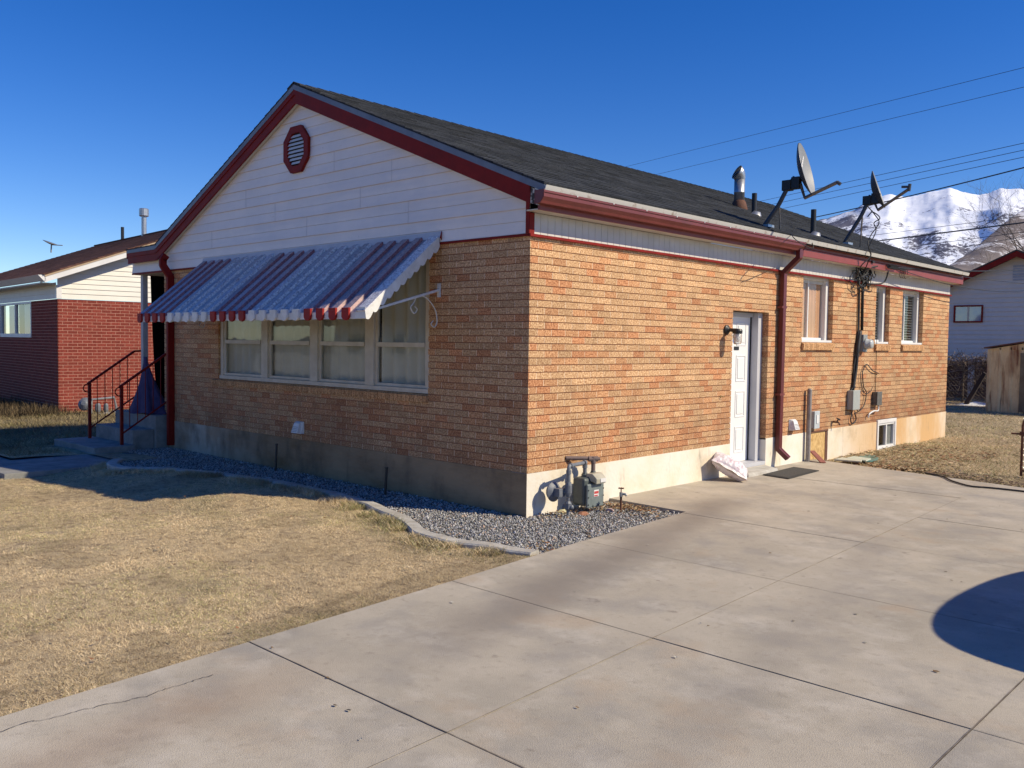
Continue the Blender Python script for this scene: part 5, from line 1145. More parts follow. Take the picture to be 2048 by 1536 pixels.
# flue, vent and small dish on the neighbour's roof (things standing on it)
def hit_nroof(px, py):
    d_ = ray(px, py); best = None
    for t in np.arange(14, 40, .02):
        P = CAM+d_*t; c, s = math.cos(-ROT), math.sin(-ROT); lx, ly = c*(P[0]-RXc)-s*(P[1]-RYc), s*(P[0]-RXc)+c*(P[1]-RYc)
        if P[2] < ER+NS*(ly+EO) and ly < YM: return P
        if ly > YM: return P
    return P
P = hit_nroof(288, 466); o = thing('neighbour_flue', 'shiny metal flue with round cap on the brown roof', 'chimney pipe', tuple(P)); P = np.array(P)
b = MB(); b.tube([P-np.array([0, 0, .1]), P+np.array([0, 0, .62])], .075, 14); b.build('pipe', M_galv, o, smooth=False)
b = MB(); b.lathe(P+np.array([0, 0, .50]), (0, 0, 1), [(0, .12), (.02, .14), (.22, .14), (.24, .12)], 16); b.build('cap', M_galv, o)
P = np.array(hit_nroof(245, 473)); b = MB(); b.tube([P-np.array([0, 0, .1]), P+np.array([0, 0, .30])], .05, 10); tag(b.build('neighbour_vent_pipe', M_black), 'thin dark vent pipe left of the shiny flue on the brown roof', 'vent pipe')
P = np.array(hit_nroof(102, 500)); o = thing('neighbour_dish', 'small grey satellite dish at the left end of the brown roof ridge', 'satellite dish', tuple(P))
b = MB(); b.lathe(P+np.array([-.05, .0, .22]), (.25, .25, 1), [(0, .05), (.03, .2), (.06, .30), (.065, .31), (.045, .2)], 20); b.build('reflector', M_dish, o, smooth=True)
b = MB(); b.tube([P-np.array([0, 0, .1]), P+np.array([.05, 0, .2])], .025, 8); b.tube([P+np.array([.0, 0, .2]), P+np.array([.35, .3, .18])], .018, 6); b.build('mast', M_grey, o)
# neighbour's gas meter between the houses
og = thing('neighbour_gas_meter', 'cluster of grey gas meter pipes against the red brick wall behind the stair railing', 'gas meter', at(205, 850, 'x', -14.6))
gx = -14.2; Gp = lambda px, py: at(px, py, 'x', gx)
b = MB(); b.tube([Gp(182, 830), Gp(184, 799), Gp(228, 795), Gp(232, 812), Gp(235, 845)], .028, 8); b.build('inlet_pipe', M_galv, og)
b = MB(); b.lathe(Gp(170, 808), (.6, -.6, .3), [(-.08, .05), (-.03, .13), (.0, .15), (.03, .13), (.08, .05)], 16); b.build('regulator', M_pipegrey, og)
for (px, py, r) in [(196, 815, .06), (197, 835, .10), (212, 815, .05), (213, 832, .09), (230, 828, .07)]:
    b = MB(); b.lathe(Gp(px, py+10), (0, 0, 1), [(0, r*.7), (.05, r), (.16, r), (.2, r*.6)], 12); b.build('meter_body', M_dish if px in (213, 230) else M_pipegrey, og)
# weeds by the neighbour wall
def weeds(name, XY, h, label, cols, cat='plants', seed=3):
    n = len(XY); X = np.array([p[0] for p in XY]); Y = np.array([p[1] for p in XY]); c = np.array([cols[i % len(cols)] for i in range(n)])*rng.uniform(.6, 1.2, (n, 1))
    return grass(name, X, Y, lawn_z, rng.uniform(.5, 1.2, n)*h, rng.uniform(.006, .014, n), c, label, cat, lean=rng.uniform(.1, .9, n))
XY = [(random.uniform(-19, -14.0), random.gauss(.35, .42)) for k in range(5200)]
weeds('dry_weeds', XY, .26, 'tangle of dry brown weeds in front of the red brick house', [(.11, .075, .04), (.18, .13, .07), (.05, .038, .02)])  # weeds coloured extra dark to stand for the shade along this wall

# ------------------------------------------------------------------ back right: big grey-white house, fence, shed
YB = 26.0
gh = thing('rear_neighbour_house', 'tall pale sided house with dark red roof edge beyond the back fence', 'house', (-2, YB, 0))
RT = at(2040, 505, 'y', YB); EL = at(1930, 556, 'y', YB)      # rake line
slope_g = (RT[2]-EL[2])/(RT[0]-EL[0]); XL = -6.2; zE = lambda x: RT[2]-slope_g*abs(x-RT[0]); ZBt = 1.19
M_gsid = mat('pale_lap_siding', (.66, .61, .56), (.60, .56, .52), scale=2, rough=.6)
xm = RT[0]; XR = 2*xm-XL
b = MB(); z = ZBt
while z < zE(xm)-.05:
    zz = z+.15; hx = lambda q: min(xm-XL, max(0.0, (RT[2]-.10-q)/slope_g)); a0, a1 = hx(z), hx(zz)
    b.hexa([(xm-a0, YB-.035, z), (xm+a0, YB-.035, z), (xm+a0, YB+.0, z), (xm-a0, YB, z), (xm-a1, YB-.004, zz), (xm+a1, YB-.004, zz), (xm+a1, YB, zz), (xm-a1, YB, zz)]); z = zz
b.box((XL, YB+.01, ZBt), (XR, YB+9, 3.0)); b.build('siding', M_gsid, gh)
b = MB()
for s_ in (-1, 1):
    xe = xm+s_*(xm-XL+.5); b.hexa([(xm, YB-.40, RT[2]-.16), (xe, YB-.40, zE(xe)-.16), (xe, YB-.36, zE(xe)-.16), (xm, YB-.36, RT[2]-.16), (xm, YB-.40, RT[2]+.02), (xe, YB-.40, zE(xe)+.02), (xe, YB-.36, zE(xe)+.02), (xm, YB-.36, RT[2]+.02)])
b.build('rake_board', M_red, gh)
b = MB()
for s_ in (-1, 1):
    xe = xm+s_*(xm-XL+.5); b.hexa([(xm, YB-.42, RT[2]+.02), (xe, YB-.42, zE(xe)+.02), (xe, YB+9, zE(xe)+.02), (xm, YB+9, RT[2]+.02), (xm, YB-.42, RT[2]+.07), (xe, YB-.42, zE(xe)+.07), (xe, YB+9, zE(xe)+.07), (xm, YB+9, RT[2]+.07)])
b.build('roof', mat('rear_roof', (.06, .05, .05), (.04, .035, .035), rough=.9), gh)
b = MB(); b.box((XL+.1, YB+.25, -.05), (XR, YB+.4, ZBt)); b.build('foundation', mat('red_foundation', (.13, .05, .04), (.07, .03, .03), scale=4, rough=.9), gh)
for k in range(10):
    b = MB(); x = XL+.4+k*.95; b.box((x, YB+.05, -.05), (x+.16, YB+.2, ZBt)); b.build('pier', M_gsid, gh)
wl, wr2 = at(1909, 611, 'y', YB), at(1966, 645, 'y', YB)
b = MB(); x0, x1, z0, z1 = wl[0], wr2[0], wr2[2], wl[2]
for r in [(x0, x1, z0, z0+.05), (x0, x1, z1-.05, z1), (x0, x0+.05, z0+.051, z1-.051), (x1-.05, x1, z0+.051, z1-.051)]: b.box((r[0], YB-.07, r[2]), (r[1], YB-.021, r[3]))
wo = b.build('window', M_red, gh)
b = MB(); xm_ = (x0+x1)/2; b.box((xm_-.025, YB-.06, z0+.051), (xm_+.025, YB-.022, z1-.051)); b.build('sash', M_trimw, wo)
b = MB(); b.poly([(x0+.03, YB-.0405, z0+.03), (x1-.03, YB-.0405, z0+.03), (x1-.03, YB-.0405, z1-.03), (x0+.03, YB-.0405, z1-.03)])
gm_ = mat('painted_reflection_pane', (.12, .20, .42), (.42, .40, .33), scale=1.5, rough=.03, spec=1.0, coat=1.0); b.build('pane', gm_, wo)  # blue and warm reflections mixed into the pane's own colour
gvx = at(2046, 545, 'y', YB); b = MB()
for k in range(6): b.box((gvx[0]-.28, YB-.04, gvx[2]-.25+k*.085), (gvx[0]+.28, YB-.021, gvx[2]-.19+k*.085))
b.build('gable_vent', mat('bluegrey_vent', (.36, .38, .44), (.3, .32, .38), rough=.5), gh)
# fence with vines
YF = 23.2
fe = thing('chain_link_fence', 'chain link fence overgrown with dead vines between the house and the shed', 'fence', (-3, YF, 0))
M_rustmesh = mat('weathered_mesh', (.16, .12, .09), (.10, .08, .06), rough=.8); mw = MB(); xa, xb, zt = -12.0, 3.0, 1.12
s_ = .11; n_ = int((xb-xa+zt)/s_)
for k in range(n_):
    x = xa-zt+k*s_
    for sg_ in (1, -1):
        p0, p1 = (x, 0.0), (x+zt, zt)
        if sg_ < 0: p0, p1 = (x+zt, 0.0), (x, zt)
        mw.tube([(p0[0], YF, p0[1]-.02), (p1[0], YF, p1[1])], .005, 3, cap=False)
mw.build('mesh', M_rustmesh, fe); b = MB(); b.tube([(xa, YF, zt+.01), (xb, YF, zt+.01)], .02, 6); b.build('top_rail', M_rustmesh, fe)
for k in range(6): b = MB(); b.tube([(xa+1.6+k*2.4, YF+.03, -.1), (xa+1.6+k*2.4, YF+.03, zt+.05)], .03, 8); b.build('post', M_rustmesh, fe)
vn = MB()
for k in range(700):
    x = random.uniform(-7.5, .8); z = random.uniform(.1, 1.15); p = np.array([x, YF-.03, z]); pts = [p]; a = random.uniform(0, 6.28)
    for q in range(5): a += random.uniform(-.9, .9); p = p+np.array([math.cos(a)*.16, random.uniform(-.05, .04), math.sin(a)*.13]); p[2] = min(max(p[2], .0), 1.45); pts.append(p)
    vn.tube(pts, random.uniform(.004, .010), 3, (random.uniform(.6, 1.3),)*3, cap=False)
for k in range(1500):
    x = random.uniform(-7.5, .9); z = random.gauss(1.12, .11); p = np.array([x, YF+random.uniform(-.22, .12), z]); pts = [p]; a = random.uniform(.4, 2.7)
    for q in range(4): a += random.uniform(-1, 1); p = p+np.array([math.cos(a)*.10, random.uniform(-.04, .04), math.sin(a)*.07]); pts.append(p)
    vn.tube(pts, random.uniform(.004, .010), 3, (random.uniform(.5, 2.0),)*3, cap=False)
vm = mat('dead_vine', (.20, .155, .12), (.12, .09, .07), scale=6, rough=.95, attr=True)
tag(vn.build('dead_vines', vm), 'mass of leafless grey brown vines growing over the chain link fence', 'vines', kind='stuff')
b = MB(); b.hexa([tuple(at(px, py, 'y', YF-1.2)+np.array([0, dy, 0])) for dy in (0, .1) for (px, py) in ((1924, 812), (1934, 812), (1972, 748), (1966, 744))])
tag(b.build('leaning_plank', mat('dark_wood', (.05, .035, .03), (.03, .02, .02), scale=8, rough=.9)), 'dark plank leaning diagonally against the vine covered fence', 'plank')
b = MB(); c0 = at(1952, 808, 'z', -.02)
for k in range(26):
    P = [(c0[0]+random.gauss(0, .28)+.16*math.cos(a), c0[1]+random.gauss(0, .35)+.3*math.sin(a), .0+random.uniform(0, .03)) for a in np.linspace(0, 6.28, 8)[:-1]]; b.poly([(p[0], p[1], .02) for p in P])
snm = mat('snow_remnant', (.85, .86, .88), (.75, .77, .80), scale=8, rough=.6, bump=.4, bscale=15)
b = MB(); n1 = 16; b.v.append((c0[0], c0[1], .06))
for r_i, rr in enumerate((.5, 1.0)):
    for k in range(n1): a = 2*math.pi*k/n1; q = 1+.2*math.sin(3*a+1)+.12*math.sin(5*a); b.v.append((c0[0]+.55*rr*q*math.cos(a), c0[1]+.8*rr*q*math.sin(a), .05*(1-rr**2)-.045))
for k in range(n1): k2 = (k+1) % n1; b.face((0, 1+k, 1+k2)); b.face((1+k, 1+n1+k, 1+n1+k2, 1+k2))
tag(b.build('snow_patch', snm, smooth=True), 'small leftover patch of snow on the shaded grass by the shed', 'snow')

# shed
YS = 19.6; SX0 = at(1973, 760, 'y', YS)[0]
sdh = thing('garden_shed', 'rusty beige ribbed metal garden shed at the right edge of the back yard', 'shed', (SX0+1.2, YS, -.05))
M_shed = mat('rusting_beige_metal', (.80, .62, .34), (.68, .50, .26), scale=3, detail=7, rough=.6)
add_layer(M_shed, (.26, .075, .02), 2.4, .48, .66, (1.0, 1, .22), 1.0, 3.3)
add_layer(M_shed, (.18, .05, .015), 7, .58, .70, (1.2, 1, .10), 1.0, 6.3)
b = MB(); x = SX0; W_s = 2.6; zt = 1.62
zs = lambda x_: 1.60+.20*(1-abs(x_-SX0-W_s/2)/(W_s/2))
while x < SX0+W_s-.01:
    for (u, dd) in ((0, .0), (.02, .035), (.06, .035), (.08, 0), (.20, .0), (.205, .012), (.215, .012), (.22, 0)):
        pass
    seg = [(x, 0), (x+.03, .03), (x+.07, .03), (x+.10, 0), (x+.26, 0)]
    for (xa_, da), (xb_, db) in zip(seg[:-1], seg[1:]):
        xb2 = min(xb_, SX0+W_s)
        b.poly([(xa_, YS-da, -.05), (xb2, YS-db, -.05), (xb2, YS-db, min(zs(xb2), 1.66)), (xa_, YS-da, min(zs(xa_), 1.66))])
    x += .26
b.box((SX0, YS+.02, -.05), (SX0+.02, YS+2.4, 1.6)); b.box((SX0+W_s-.02, YS+.02, -.05), (SX0+W_s, YS+2.4, 1.6)); b.box((SX0+.021, YS+2.38, -.05), (SX0+W_s-.021, YS+2.4, 1.6)); so2 = b.build('wall', M_shed, sdh)
b = MB(); 
for s_ in (0, 1):
    xa_, xb_ = (SX0-.07, SX0+W_s/2) if s_ == 0 else (SX0+W_s+.07, SX0+W_s/2)
    b.hexa([(xa_, YS-.10, 1.625), (xb_, YS-.10, 1.86), (xb_, YS+2.45, 1.86), (xa_, YS+2.45, 1.625), (xa_, YS-.10, 1.655), (xb_, YS-.10, 1.90), (xb_, YS+2.45, 1.90), (xa_, YS+2.45, 1.655)])
b.build('roof', mat('shed_roof', (.16, .06, .04), (.10, .045, .03), scale=4, rough=.7), sdh)
b = MB(); b.prism([(SX0, YS-.03, 1.60), (SX0+W_s, YS-.03, 1.60), (SX0+W_s/2, YS-.03, 1.85)], (0, .02, 0)); b.build('gable_panel', M_shed, sdh)
dxl = at(2040, 760, 'y', YS)[0]; b = MB(); b.box((dxl, YS-.045, 0), (dxl+1.1, YS-.034, 1.52)); b.build('door', mat('shed_door', (.20, .17, .11), (.14, .10, .06), scale=5, rough=.6), sdh)
# gate post (near right)
gp = thing('gate_frame', 'rusted tubular chain link gate end at the right edge of the lawn', 'gate', tuple(at(2042, 952, 'z', -.05)))
P = at(2042, 952, 'z', -.05); h = 0.78
dv = np.array([.97, .12, 0]); dv /= np.linalg.norm(dv)
b = MB(); pts = [P, P+np.array([0, 0, h-.12])]+[P+dv*.10*(1-math.cos(a))+np.array([0, 0, h-.12+.12*math.sin(a)]) for a in (.5, 1.0, 1.57)]+[P+dv*1.3+np.array([0, 0, h])]+[P+dv*1.3]
b.tube(pts, .017, 8); b.tube([P+np.array([0, 0, .07]), P+dv*1.3+np.array([0, 0, .07])], .015, 8); b.build('frame', M_rust, gp)
b = MB()
for k in range(-8, 18):
    for sg_ in (1, -1):
        a_ = k*.08; pts = []
        for t in (0, 1):
            u = a_+t*.72 if sg_ > 0 else a_+.72-t*.72; pts.append((u, .06+t*.70))
        (u0, z0), (u1, z1) = pts
        lo = max(0, (0.0-u0)/(u1-u0) if u1 > u0 else (1.3-u0)/(u1-u0)); hi = min(1, (1.3-u0)/(u1-u0) if u1 > u0 else (0.0-u0)/(u1-u0))
        if hi > lo+.02: q0 = P+dv*(u0+(u1-u0)*lo)+np.array([0, 0, z0+(z1-z0)*lo]); q1 = P+dv*(u0+(u1-u0)*hi)+np.array([0, 0, z0+(z1-z0)*hi]); b.tube([q0, q1], .002, 3, cap=False)
b.build('mesh', M_galv, gp)
b = MB(); q = P+np.array([0, 0, .55]); b.tube([q-dv*.13, q+dv*.03], .012, 6); b.box(q-np.array([.03, .03, .02]), q+np.array([.03, .03, .03])); b.build('latch', M_rust, gp)
# black hose / cord at driveway end
b = MB(); hp_ = [at(x, y, 'z', .012) for x, y in [(1850, 946), (1885, 953), (1905, 962), (1940, 972), (1975, 975), (2015, 979), (2060, 984), (2120, 990)]]; b.tube(catmull(hp_, 6), .010, 6)
tag(b.build('garden_hose', M_wire, smooth=True), 'thin dark hose lying along the rear edge of the concrete driveway', 'hose')

# ------------------------------------------------------------------ bare trees
def tree(name, base, h, label, seed, spread=.5, r0=.16, depth=6, crown_only=None):
    rd = random.Random(seed); T_, C_ = MB(), MB(); cnt = [0]
    def grow(p, d_, L, r, lv):
        n = 3; pts = [p]; q = p; dd = d_
        for k in range(n):
            dd = dd+np.array([rd.gauss(0, .12), rd.gauss(0, .12), rd.gauss(.03, .08)]); dd /= np.linalg.norm(dd); q = q+dd*L/n; pts.append(q)
        (T_ if lv == 0 else C_).tube(pts, [r*(1-.35*k/n) for k in range(n+1)], 6 if lv < 2 else (4 if lv < 4 else 3), cap=False)
        if lv >= depth: return
        nb_ = 3 if lv < 3 else (3 if rd.random() < .6 else 2)
        for k in range(nb_+(1 if lv == 0 else 0)):
            a = rd.uniform(0, 6.28); sp_ = spread*rd.uniform(.6, 1.5); u = np.cross(dd, [rd.gauss(0, 1), rd.gauss(0, 1), rd.gauss(0, 1)]); u /= np.linalg.norm(u)
            nd = dd*math.cos(sp_)+u*math.sin(sp_)+np.array([0, 0, .10]); nd /= np.linalg.norm(nd)
            st_ = pts[-1] if k == 0 or rd.random() < .5 else pts[-2]
            grow(st_, nd, L*rd.uniform(.62, .85), r*.60, lv+1)
    base = np.array(base, float); o = thing(name, label, 'tree', tuple(base)); grow(base, np.array([0, 0, 1.]), h*.30, r0, 0)
    T_.build('trunk', M_bark, o); C_.build('crown', M_bark, o)
bt = at(2185, 560, 'y', 46); bt[2] = -.1
tree('bare_tree', bt, 11.5, 'tall leafless tree rising above the pale house at the right edge', 5, .50, .09, 7)
bt = at(2060, 600, 'y', 75); bt[2] = -.1
tree('bare_tree', bt, 8.5, 'smaller leafless tree behind the roof of the pale house', 12, .6, .06, 6)

# ------------------------------------------------------------------ overhead wires
def wire(p, q, r, label, sag=.3):
    p, q = np.array(p, float), np.array(q, float); b = MB(); pts = [p+(q-p)*t-np.array([0, 0, 4*sag*t*(1-t)]) for t in np.linspace(0, 1, 25)]
    b.tube(pts, r, 5); return tag(b.build('overhead_wire', M_wire), label, 'power line', 'overhead wires crossing the sky')
def wpx(a, b_, ya, yb, r, label, sag=0.0, ext=1.45):
    P, Q = at(*a, 'y', ya), at(*b_, 'y', yb); Q2 = P+(Q-P)*ext; P2 = P-(Q-P)*.12; wire(P2, Q2, r, label, sag)
wpx((1245, 335), (2048, 135), 40, 28, .009, 'uppermost thin wire rising toward the top right of the sky')
wpx((1300, 352), (2048, 174), 40, 28, .009, 'second thin wire from the top, rising to the right above the dishes')
wpx((1509, 405), (2048, 286), 55, 38, .014, 'upper wire of the three close parallel wires behind the dishes')
wpx((1534, 411), (2048, 300), 55, 38, .014, 'middle wire of the three close parallel wires behind the dishes')
wpx((1561, 418), (2048, 314), 55, 38, .014, 'lowest wire of the three close parallel wires behind the dishes')
wpx((1610, 437), (2048, 328), 30, 22, .020, 'thick black wire passing behind the rear dish above the mountain', .12)
wpx((1726, 473), (2048, 432), 36, 30, .010, 'thin wire crossing the snowy slope just above the thickest wire')
wpx((1748, 483), (2048, 445), 30, 24, .024, 'thickest black wire crossing the middle of the snowy slope')
wpx((1795, 497), (2048, 464), 36, 30, .011, 'thin wire crossing the slope just below the thickest wire')
wpx((1831, 511), (2048, 473), 36, 30, .010, 'lowest thin wire crossing the dark lower slope')
def drop(y, z, bpx, yb, r, lab, sag):
    P = np.array([.21, y, z]); Q = at(*bpx, 'y', yb); Q2 = P+(Q-P)*1.5; wire(P, Q2, r, lab, sag)
drop(8.30, 2.87, (2048, 531), 16, .011, 'black service drop leaving the red fascia, highest against the pale house', .10)
drop(8.45, 2.86, (2048, 556), 15, .007, 'thin wire from the fascia crossing the pale siding below the service drop', .30)
drop(8.15, 2.88, (2048, 563), 17, .006, 'faint lowest wire leaving the fascia splices toward the right', .05)

# ------------------------------------------------------------------ mountains
M_snow = bpy.data.materials.new('snowy_mountain'); M_snow.use_nodes = True
def snowmat(m, dark, snow, thr, seed, s1=.02, rockz=None):
    n = m.node_tree.nodes; l = m.node_tree.links; b = n['Principled BSDF']; b.inputs['Roughness'].default_value = .85; b.inputs['Specular IOR Level'].default_value = .1
    geo = n.new('ShaderNodeNewGeometry'); no = n.new('ShaderNodeTexNoise'); no.inputs['Scale'].default_value = s1; no.inputs['Detail'].default_value = 9; no.inputs['Roughness'].default_value = .72; l.new(geo.outputs['Position'], no.inputs[0])
    n2 = n.new('ShaderNodeTexNoise'); n2.inputs['Scale'].default_value = s1*.12; n2.inputs['Detail'].default_value = 4; l.new(geo.outputs['Position'], n2.inputs[0])
    at_ = n.new('ShaderNodeAttribute'); at_.attribute_name = 'Col'
    sx = n.new('ShaderNodeSeparateColor'); l.new(at_.outputs[0], sx.inputs[0])
    a = n.new('ShaderNodeMath'); a.operation = 'MULTIPLY_ADD'; a.inputs[1].default_value = .8; l.new(n2.outputs[0], a.inputs[0]); l.new(no.outputs[0], a.inputs[2])
    a2 = n.new('ShaderNodeMath'); a2.operation = 'ADD'; l.new(a.outputs[0], a2.inputs[0]); l.new(sx.outputs[0], a2.inputs[1])
    mr = n.new('ShaderNodeMapRange'); mr.inputs[1].default_value = thr; mr.inputs[2].default_value = thr+.05; l.new(a2.outputs[0], mr.inputs[0])
    mx = n.new('ShaderNodeMix'); mx.data_type = 'RGBA'; l.new(mr.outputs[0], mx.inputs[0]); mx.inputs[6].default_value = (*snow, 1); mx.inputs[7].default_value = (*dark, 1); l.new(mx.outputs[2], b.inputs['Base Color'])
    bp = n.new('ShaderNodeBump'); bp.inputs['Strength'].default_value = .6; bp.inputs['Distance'].default_value = 18; l.new(n2.outputs[0], bp.inputs['Height']); l.new(bp.outputs[0], b.inputs['Normal'])
snowmat(M_snow, (.13, .13, .17), (.86, .90, .99), 1.02, 0, .055)
M_foot = bpy.data.materials.new('brown_foothill'); M_foot.use_nodes = True
snowmat(M_foot, (.17, .145, .14), (.62, .62, .66), .80, 0, .09)
def mountain(name, prof, d0, d1, m, seed, amp, dark_of, near=None):
    PX = np.array([p[0] for p in prof], float); PY = np.array([p[1] for p in prof], float)
    cols = np.arange(PX[0], PX[-1], 5.0); rows = np.linspace(0, 1.25, 110); V = np.zeros((len(cols), len(rows), 3)); D = np.zeros((len(cols), len(rows)))
    pyc = np.interp(cols, PX, PY)
    for i, px in enumerate(cols):
        d_ = ray(px, pyc[i]); hd_ = d_[:2]/np.linalg.norm(d_[:2]); tan_e = d_[2]/np.linalg.norm(d_[:2])
        if near: d1 = near(px); d0 = d1*.55
        for q, t in enumerate(rows):
            dist = d0+(d1-d0)*min(t, 1)+(d1-d0)*max(0, t-1)
            zr_ = CAM[2]+tan_e*d1; z = zr_*(min(t, 1)**1.15) if t <= 1 else zr_*(1-(t-1)*2.0)
            V[i, q] = (CAM[0]+hd_[0]*dist, CAM[1]+hd_[1]*dist, z)
    X, Y = V[..., 0], V[..., 1]; N_ = np.zeros_like(X)
    for k in range(7):
        f = 2.0**k/1100; nn = vnoise(X*f+Y*f*.35+k*7, Y*f*.55+k*3+seed, seed+k); N_ += (1-2*np.abs(nn))*.55**k
    T = rows[None, :]; env = np.sin(np.pi*np.clip(T, 0, 1))**.7
    V[..., 2] += N_*amp*env+N_*amp*.0*(1-env); V[..., 2] -= (T == 0)*60
    V[..., 2] += (vnoise(cols[:, None]*.09+0*T, T*0+seed, seed+30)*.5+vnoise(cols[:, None]*.25+0*T, T*0+seed, seed+31)*.3)*amp*.10*(T > .9)
    D = dark_of(cols[:, None]+0*T, T+0*cols[:, None])
    nx_, ny_ = X.shape; i = np.arange(nx_-1)[:, None]*ny_+np.arange(ny_-1)[None, :]; F = np.stack([i, i+ny_, i+ny_+1, i+1], -1).reshape(-1, 4)
    C = np.repeat(D.reshape(-1, 1), 3, 1); o = np_mesh(name, V.reshape(-1, 3), F, C, m, True); o['kind'] = 'structure'; return o
prof = [(900, 700), (1200, 640), (1400, 560), (1560, 470), (1600, 452), (1640, 440), (1680, 430), (1710, 420), (1728, 408), (1745, 400), (1762, 394), (1779, 388), (1791, 390), (1809, 394), (1839, 388), (1860, 384), (1875, 380), (1901, 375), (1919, 381), (1940, 387), (1959, 390), (1979, 386), (2004, 376), (2024, 377), (2048, 379), (2120, 372), (2250, 400), (2400, 380), (2600, 420), (2900, 470), (3200, 520)]
mountain('mountain', prof, 3300, 5600, M_snow, 4, 62, lambda c, t: .20*np.clip((1760-c)/60, 0, 1)+.24*np.clip((.75-t)/.35, 0, 1)*np.clip((c-1700)/100, 0, 1)-.05*np.clip((t-.75)/.2, 0, 1))
prof2 = [(1500, 720), (1700, 640), (1860, 560), (1899, 532), (1940, 506), (1980, 470), (2010, 445), (2030, 430), (2048, 418), (2090, 405), (2200, 392), (2400, 385), (2700, 395), (3200, 430)]
mountain('foothill', prof2, 1500, 2500, M_foot, 21, 20, lambda c, t: 0*c, near=lambda px: float(np.interp(px, [1500, 1860, 2048, 2300], [1000, 1500, 2500, 3000])))

# ------------------------------------------------------------------ parked car just right of the view (its shadow lies on the slab)
pcr = thing('parked_car', 'dark parked hatchback on the driveway whose rounded shadow falls at the right edge', 'car', (6.2, 2.1, 0))
M_car = mat('dark_blue_car_paint', (.02, .03, .06), (.018, .027, .055), scale=3, rough=.25, coat=.8)
prof_c = [(0, .35), (0.0, .62), (.04, .80), (.14, .98), (.50, 1.34), (.95, 1.54), (1.6, 1.62), (2.3, 1.58), (2.85, 1.38), (3.45, 1.02), (4.2, .90), (4.5, .74), (4.58, .5), (4.5, .3), (2, .26), (.2, .28)]
b = MB(); ncs = 16; hw = .90; secs = []
for k in range(ncs+1):
    s_ = -1+2*k/ncs; secs.append(math.sin(s_*math.pi/2))
cx_, y0c = 6.24, -.80
def cs(s_, yy, zz):
    up = max(0, zz-.85)/.7; w_ = hw*(1-.17*up**1.2); plan = 1-.20*min(1, abs((yy-2.3)/2.3))**4
    rnd = (1-abs(s_)**6*.06); return (cx_+s_*w_*plan, y0c+2.3+(yy-2.3)*(1-.05*abs(s_)**4), zz*(rnd if zz > .6 else 1))
prof_c = [tuple(p) for p in catmull([(0, .20), (-.02, .40), (0.0, .62), (.05, .84), (.16, 1.04), (.46, 1.36), (.85, 1.54), (1.5, 1.63), (2.3, 1.58), (2.85, 1.40), (3.45, 1.04), (4.2, .90), (4.5, .74), (4.58, .5), (4.5, .14)], 4)]
nP = len(prof_c)
for s_ in secs: b.v += [cs(s_, yy, zz) for yy, zz in prof_c]
for k in range(ncs):
    for q in range(nP): q2 = (q+1) % nP; b.face((k*nP+q, k*nP+q2, (k+1)*nP+q2, (k+1)*nP+q))
b.face(tuple(range(nP-1, -1, -1))); b.face(tuple(ncs*nP+q for q in range(nP)))
b.build('body', M_car, pcr, bevel=.03, smooth=False)
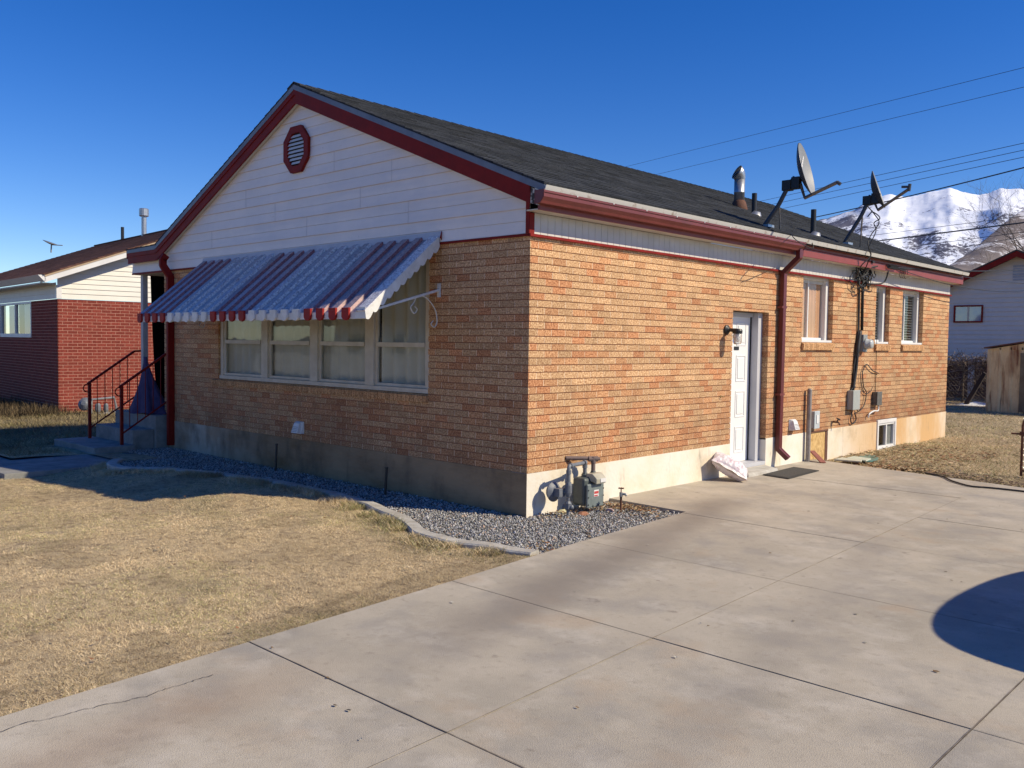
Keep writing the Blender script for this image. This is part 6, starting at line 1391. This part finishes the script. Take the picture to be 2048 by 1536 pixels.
for sx_ in (-1, 1):
    for yy in (.85, 3.7):
        x_ = cx_+sx_*.80; t_ = MB(); t_.lathe((x_, y0c+yy, .33), (sx_, 0, 0), [(-.09, .26), (-.09, .33), (.09, .33), (.11, .30), (.11, .2)], 24); wo_ = t_.build('wheel', M_black, pcr)
        t_ = MB(); t_.lathe((x_, y0c+yy, .33), (sx_, 0, 0), [(.095, .20), (.115, .19), (.12, .05), (.13, .04)], 20); t_.build('rim', M_galv, wo_)
    g_ = MB(); P_ = []
    for (yy, zz) in [(.62, 1.0), (.80, 1.34), (1.5, 1.45), (2.3, 1.42), (3.05, 1.02)]: q = cs(sx_, yy, zz); P_.append((q[0]+sx_*.006, q[1], q[2]))
    g_.poly(P_ if sx_ > 0 else P_[::-1]); g_.build('side_window', M_glassdark if 'M_glassdark' in globals() else mat('tinted_glass', (.02, .02, .022), (.02, .02, .022), rough=.05), pcr)
    m_ = MB(); q = cs(sx_, 2.75, 1.02); m_.box((q[0], q[1]-.05, q[2]), (q[0]+sx_*.17, q[1]+.06, q[2]+.12)); m_.build('mirror', M_car, pcr, bevel=.02)
    m_ = MB(); m_.box((cx_+sx_*.45, y0c+.02, .72), (cx_+sx_*.62, y0c+.12, .86)); m_.build('tail_light', M_awend, pcr)

# ------------------------------------------------------------------ across the street (seen as reflections in the front windows)
b = MB(); b.box((-90, -19, -.30), (60, -12, -.25)); b.build('road', mat('asphalt_road', (.06, .06, .06), (.045, .045, .045), scale=20, rough=.95), kind='structure')
M_far1 = mat('far_white_siding', (.70, .68, .62), (.62, .60, .55)); M_far2 = mat('far_roof', (.12, .10, .09), (.08, .07, .065))
for (x0, y0, wx, wy, lab, wall) in [(-37, -32, 12, 8, 'white sided house across the street, seen only mirrored in the left window panes', M_far1), (-19, -33, 11, 8, 'second house across the street, mirrored in the right window pane', mat('far_tan_brick', (.50, .34, .22), (.42, .28, .18)))]:
    o = thing('street_house', lab, 'house', (x0+wx/2, y0+wy/2, -.28)); b = MB(); b.box((x0, y0, -.28), (x0+wx, y0+wy, 2.7)); b.build('wall', wall, o)
    b = MB(); b.prism([(x0-.4, y0-.5, 2.7), (x0-.4, y0+wy+.5, 2.7), (x0-.4, y0+wy/2, 4.7)], (wx+.8, 0, 0)); b.build('roof', M_far2, o)
    for k in range(3):
        b = MB(); u = x0+1.2+k*3.6; b.box((u, y0+wy+.005, .9), (u+1.5, y0+wy+.05, 2.1)); w_o = b.build('window', M_white, o)
        b = MB(); b.box((u+.08, y0+wy+.051, .98), (u+1.42, y0+wy+.06, 2.02)); b.build('pane', M_dark, w_o)
    b = MB(); b.box((x0+wx-2.1, y0+wy+.005, -.1), (x0+wx-1.2, y0+wy+.06, 2.0)); b.build('door', M_doorw, o)
o = thing('picket_fence', 'white picket fence across the street, mirrored faintly in the front windows', 'fence', (-30, -22, -.28))
b = MB(); b.box((-42, -22.02, .0), (-16, -21.98, .08)).box((-42, -22.02, .5), (-16, -21.98, .58)); b.build('rails', M_far1, o)
b = MB(); x = -42
while x < -16: b.box((x, -21.975, -.28), (x+.09, -21.95, .8)); x += .18
b.build('pickets', M_far1, o)
